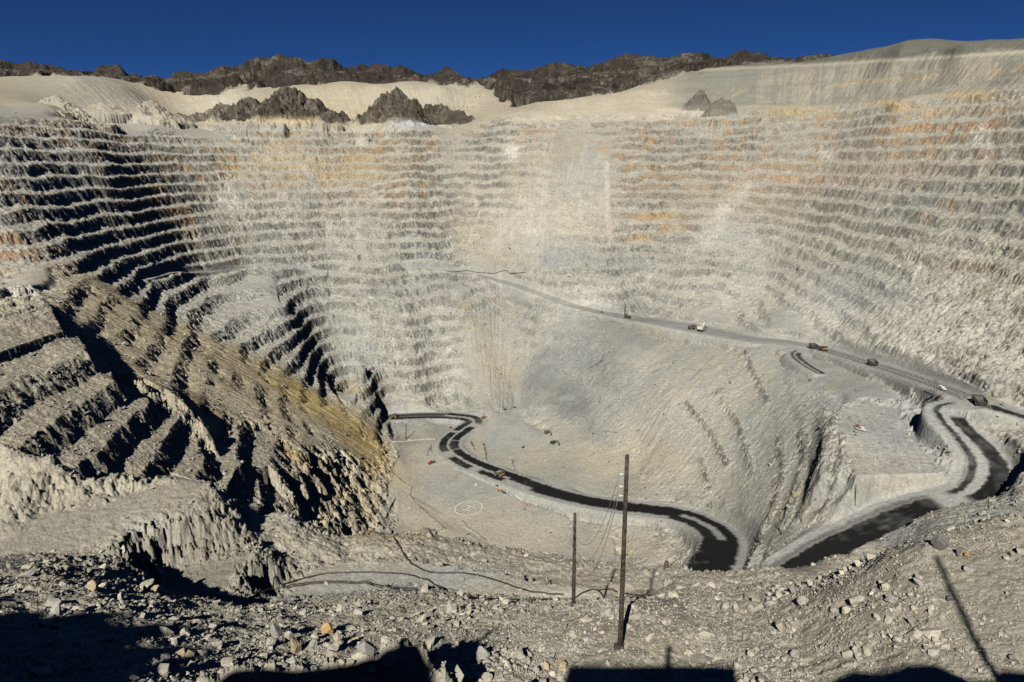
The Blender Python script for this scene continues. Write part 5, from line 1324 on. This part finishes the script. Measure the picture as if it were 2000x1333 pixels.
# power line poles on the benches of the right wall and on the skyline
labs = [(1470,254,1470,275,'power pole on the first bench under the long rim road, left end of its line'),(1457,275,1457,289,'short power pole one bench below the first, mid right wall'),(1433,309,1433,323,'power pole on a bench left of the white scar'),
  (1425,342,1424,358,'lowest of the four power poles stepping down the far right wall'),(1503,210,1503,227,'power pole standing on the rim road at the foot of the tan spoil slope'),(1697,141,1697,152,'small power pole on the spoil shelf, leftmost of three'),
  (1746,136,1746,148,'small power pole on the spoil shelf, middle of three'),(1795,131,1795,145,'small power pole on the spoil shelf, right one of three'),(1870,151,1870,166,'power pole by the upper rim road, left of a pair'),
  (1909,147,1909,164,'power pole by the upper rim road, right of a pair'),(1729,198,1729,214,'power pole on the pale rim road, left of two'),(1783,194,1783,211,'power pole on the pale rim road, right of two'),
  (1826,239,1826,269,'tall power pole on the brown bench high on the right wall'),(1808,283,1808,304,'power pole one bench under the tall one on the right wall'),(1795,471,1795,488,'power pole at the end of the grey shelf on the right wall, left one'),
  (1871,466,1871,488,'power pole on the grey shelf of the right wall, middle one'),(1970,461,1970,488,'power pole on the grey shelf near the right edge'),(1588,103,1588,114,'antenna pole on the small dark hill on the skyline'),(1886,61,1886,75,'antenna pole on the skyline at the top right')]
for tx, ty, bx, by, lab in labs:
    pole(lab, tx, ty, bx, by, .34, M_wood2, 'power pole', 'power_pole', arm=False)

# ---- hoses and pipes on the near road
def hose(name, label, cat, pts, r, m_, lift=.0):
    W3 = [Vector(hit(*p_)) for p_ in pts]
    fine = []
    for i in range(len(W3) - 1):
        p0, p1, p2, p3 = W3[max(i - 1, 0)], W3[i], W3[i + 1], W3[min(i + 2, len(W3) - 1)]
        for s in range(8):
            tt = s / 8; fine.append(.5 * ((2 * p1) + (p2 - p0) * tt + (2 * p0 - 5 * p1 + 4 * p2 - p3) * tt * tt + (3 * p1 - p0 - 3 * p2 + p3) * tt ** 3))
    fine.append(W3[-1])
    for q in fine:
        q.z = max(q.z, height(q.x, q.y)) + r * .7 + lift
    o0 = fine[0]
    m = MB(); m.tube([q - o0 for q in fine], r, 8); o = m.build(name, m_, None, smooth_=True); o.location = o0
    tag(o, label, cat)
    return o
hose('hose', 'black hose arching along the far side of the near road, outermost of the left hoses', 'hose', [(497,1163),(530,1150),(560,1140),(600,1129),(640,1121),(700,1119),(745,1120),(790,1122),(820,1130),(847,1142),(866,1152)], .085, M_hose)
hose('hose', 'upper black hose of the bundle on the near road', 'hose', [(540,1150),(575,1143),(610,1138),(650,1136),(690,1138),(730,1142),(770,1148),(816,1150)], .075, M_hose)
hose('hose', 'lower black hose of the bundle on the near road', 'hose', [(538,1152),(575,1146),(610,1141),(650,1139),(690,1141),(730,1146),(770,1151),(814,1155)], .075, M_hose)
hose('hose', 'long black hose coming down over the brow and across the near road', 'hose', [(768,1049),(777,1063),(786,1079),(793,1090),(803,1101),(820,1111),(840,1118),(862,1120),(900,1120),(940,1126),(980,1138),(1010,1149),(1040,1157),(1070,1161),(1100,1163)], .085, M_hose)
hose('hose', 'short black hose humped on the pale strip, crossing behind the tall near pole', 'hose', [(1168,1154),(1185,1152),(1200,1155),(1215,1160),(1235,1163),(1272,1165)], .08, M_hose)
hose('pipe', 'straight dark pipe along the near edge of the pale strip', 'pipe', [(912,1167),(950,1170),(1000,1172),(1060,1172),(1120,1171),(1180,1169),(1262,1169)], .085, M_hose)
hose('pipeline', 'dark pipeline lying along the ramp across the far wall', 'pipeline', [(868,530),(900,531),(935,533),(965,535),(995,535),(1026,533)], .65, M_dark)

# ---- boulders one can tell apart: (x, y of the foot, width, height in picture units, colour, label)
PALE, GRY, DRK, ORG, TAN_ = (.44, .41, .34), (.33, .32, .29), (.15, .145, .13), (.44, .285, .14), (.44, .36, .24)
def boulder_mat(col):
    m = rock_mat('boulder_%d' % len(bpy.data.materials), (1.3, 5.0), (.22, .22), .09, 3.5)
    nt = m.node_tree
    for n in list(nt.nodes):
        if n.type == 'ATTRIBUTE':
            c = nt.nodes.new('ShaderNodeRGB'); c.outputs[0].default_value = (*col, 1)
            for l in list(n.outputs['Color'].links):
                nt.links.new(c.outputs[0], l.to_socket)
            nt.nodes.remove(n)
    return m
BM = {c: boulder_mat(c) for c in (PALE, GRY, DRK, ORG, TAN_)}
BL = [(640,942,27,24,ORG,None)]
BL = [(640,1240,27,23,ORG,'orange-stained boulder alone on the sandy ground'),(576,1276,21,36,TAN_,'tall pale boulder with an orange foot beside the black shadow'),(536,1246,24,27,GRY,'dark grey boulder up and left of the tall pale one'),
 (561,1253,14,20,PALE,'slim pale boulder between the dark grey and the tall pale one'),(528,1268,18,18,PALE,'light boulder under the dark grey one at the shadow edge'),(610,1265,20,15,GRY,'grey boulder just right of the tall pale one'),
 (651,1277,24,23,PALE,'pale boulder with a dark side, above the black ledge'),(942,1294,32,29,GRY,'large grey boulder right of the blurred post shadow'),(844,1292,18,20,GRY,'grey boulder against the right flank of the black ledge'),
 (894,1335,20,30,PALE,'tall white boulder at the bottom edge, foot of the post shadow'),(932,1332,15,14,PALE,'small white boulder at the bottom edge, between two others'),(951,1337,22,14,PALE,'flat white boulder at the bottom edge, right of the tall white one'),
 (919,1298,12,9,PALE,'small pale stone, left of two under the large grey boulder'),(937,1304,9,8,PALE,'small pale stone, right of two under the large grey boulder'),(311,1138,18,21,PALE,'upright pale slab at the corner of the dark pad'),
 (177,1153,20,24,TAN_,'tan boulder in the stony slope at the left, upper of a pair'),(181,1168,17,13,GRY,'grey boulder under the tan one at the left'),(283,1152,29,18,PALE,'long pale boulder at the lip above the dark pad'),
 (300,1156,16,13,TAN_,'round tan boulder tucked under the long pale one'),(233,1173,13,18,PALE,'pointed white boulder with a dark shadow at the left'),(58,1128,20,10,GRY,'flat grey boulder near the left edge'),
 (353,1282,21,17,TAN_,'rounded tan boulder at the rim of the big shadow'),(360,1241,20,12,PALE,'flat pale boulder above the rim of the big shadow'),(420,1265,21,13,PALE,'pale flat boulder right of the big shadow'),
 (437,1305,28,11,PALE,'long white slab between the big shadow and the black ledge'),(1098,1313,20,20,TAN_,'tan boulder above the straight black shadow at the bottom'),(1417,1197,18,18,PALE,'pale boulder, leftmost of three in a row on the stony slope'),
 (1438,1197,13,13,PALE,'pale boulder, middle of three in a row on the stony slope'),(1467,1196,12,11,PALE,'pale boulder, right of three in a row on the stony slope'),(1838,1078,26,30,DRK,'dark boulder on the crest of the right mound where the long shadow ends'),
 (1889,1090,12,12,ORG,'orange boulder on the right mound near the dark crest boulder'),(1872,1088,10,18,DRK,'dark slab standing next to the orange boulder on the right mound'),(1569,1183,22,15,PALE,'white slab in the stone field left of the right mound'),(1670,1280,13,20,PALE,'white block with a dark hollow on the lower right slope'),
 (1742,1178,22,12,GRY,'grey boulder in the middle of the right slope'),(1892,1119,22,10,GRY,'flat grey boulder right of the long post shadow'),(1857,1176,12,10,DRK,'dark stone touching the left side of the long post shadow'),(1555,1285,17,15,GRY,'grey block low in the stone field at the right')]
for i, (px_, py_, w_, h_, col, lab) in enumerate(BL):
    g = np.random.default_rng(500 + i)
    p = hit(px_, min(py_, 1331)); k_ = p[1] / ray(px_, min(py_, 1331))[1]
    v, f = rough_stone(g, 3, 1.0, 11)
    ext = v.max(0) - v.min(0)
    v = v / ext * np.array([w_ * k_, w_ * k_ * .95, h_ * k_ * 1.15]); v[:, 2] -= v[:, 2].min() + .12 * h_ * k_
    me = mesh_from('boulder', v, f, BM[col]); o = link('boulder', me); o.location = p + np.array([0, w_ * k_ * .35, 0])
    o.location.z = height(o.location.x, o.location.y); o.rotation_euler = (0, 0, g.uniform(-.5, .5))
    tag(o, lab, 'boulder')

# ---- the lookout the picture is taken from: only its shadow falls into the frame
t = thing('lookout_platform', 'lookout wall at the rim whose straight shadow lies along the bottom edge', 'lookout', (0, 0, 0))
m = MB(); m.box(-5.6, 2.8, -1.1, -.75, -4.5, -.42); m.build('parapet', M_conc, t)
m = MB(); m.cyl((-.52, -.95, -1.4), (-.52, -.95, .84), .17, n=10); m.build('post', M_wood, t)  # unseen post added to cast the shadow of a person on the lookout
for x_, z0_, z1_, r_, lab in ((-11.55, -4.0, 1.55, .17, 'rim post whose blurred shadow falls beside the large grey boulder'), (12.95, -2.0, 5.6, .14, 'tall rim post whose long shadow climbs the right mound')):
    m = MB(); m.cyl((0, 0, 0), (0, 0, z1_ - z0_), r_, n=10); o = m.build('rim_post', M_wood); o.location = (x_, -.2, z0_); tag(o, lab, 'post')
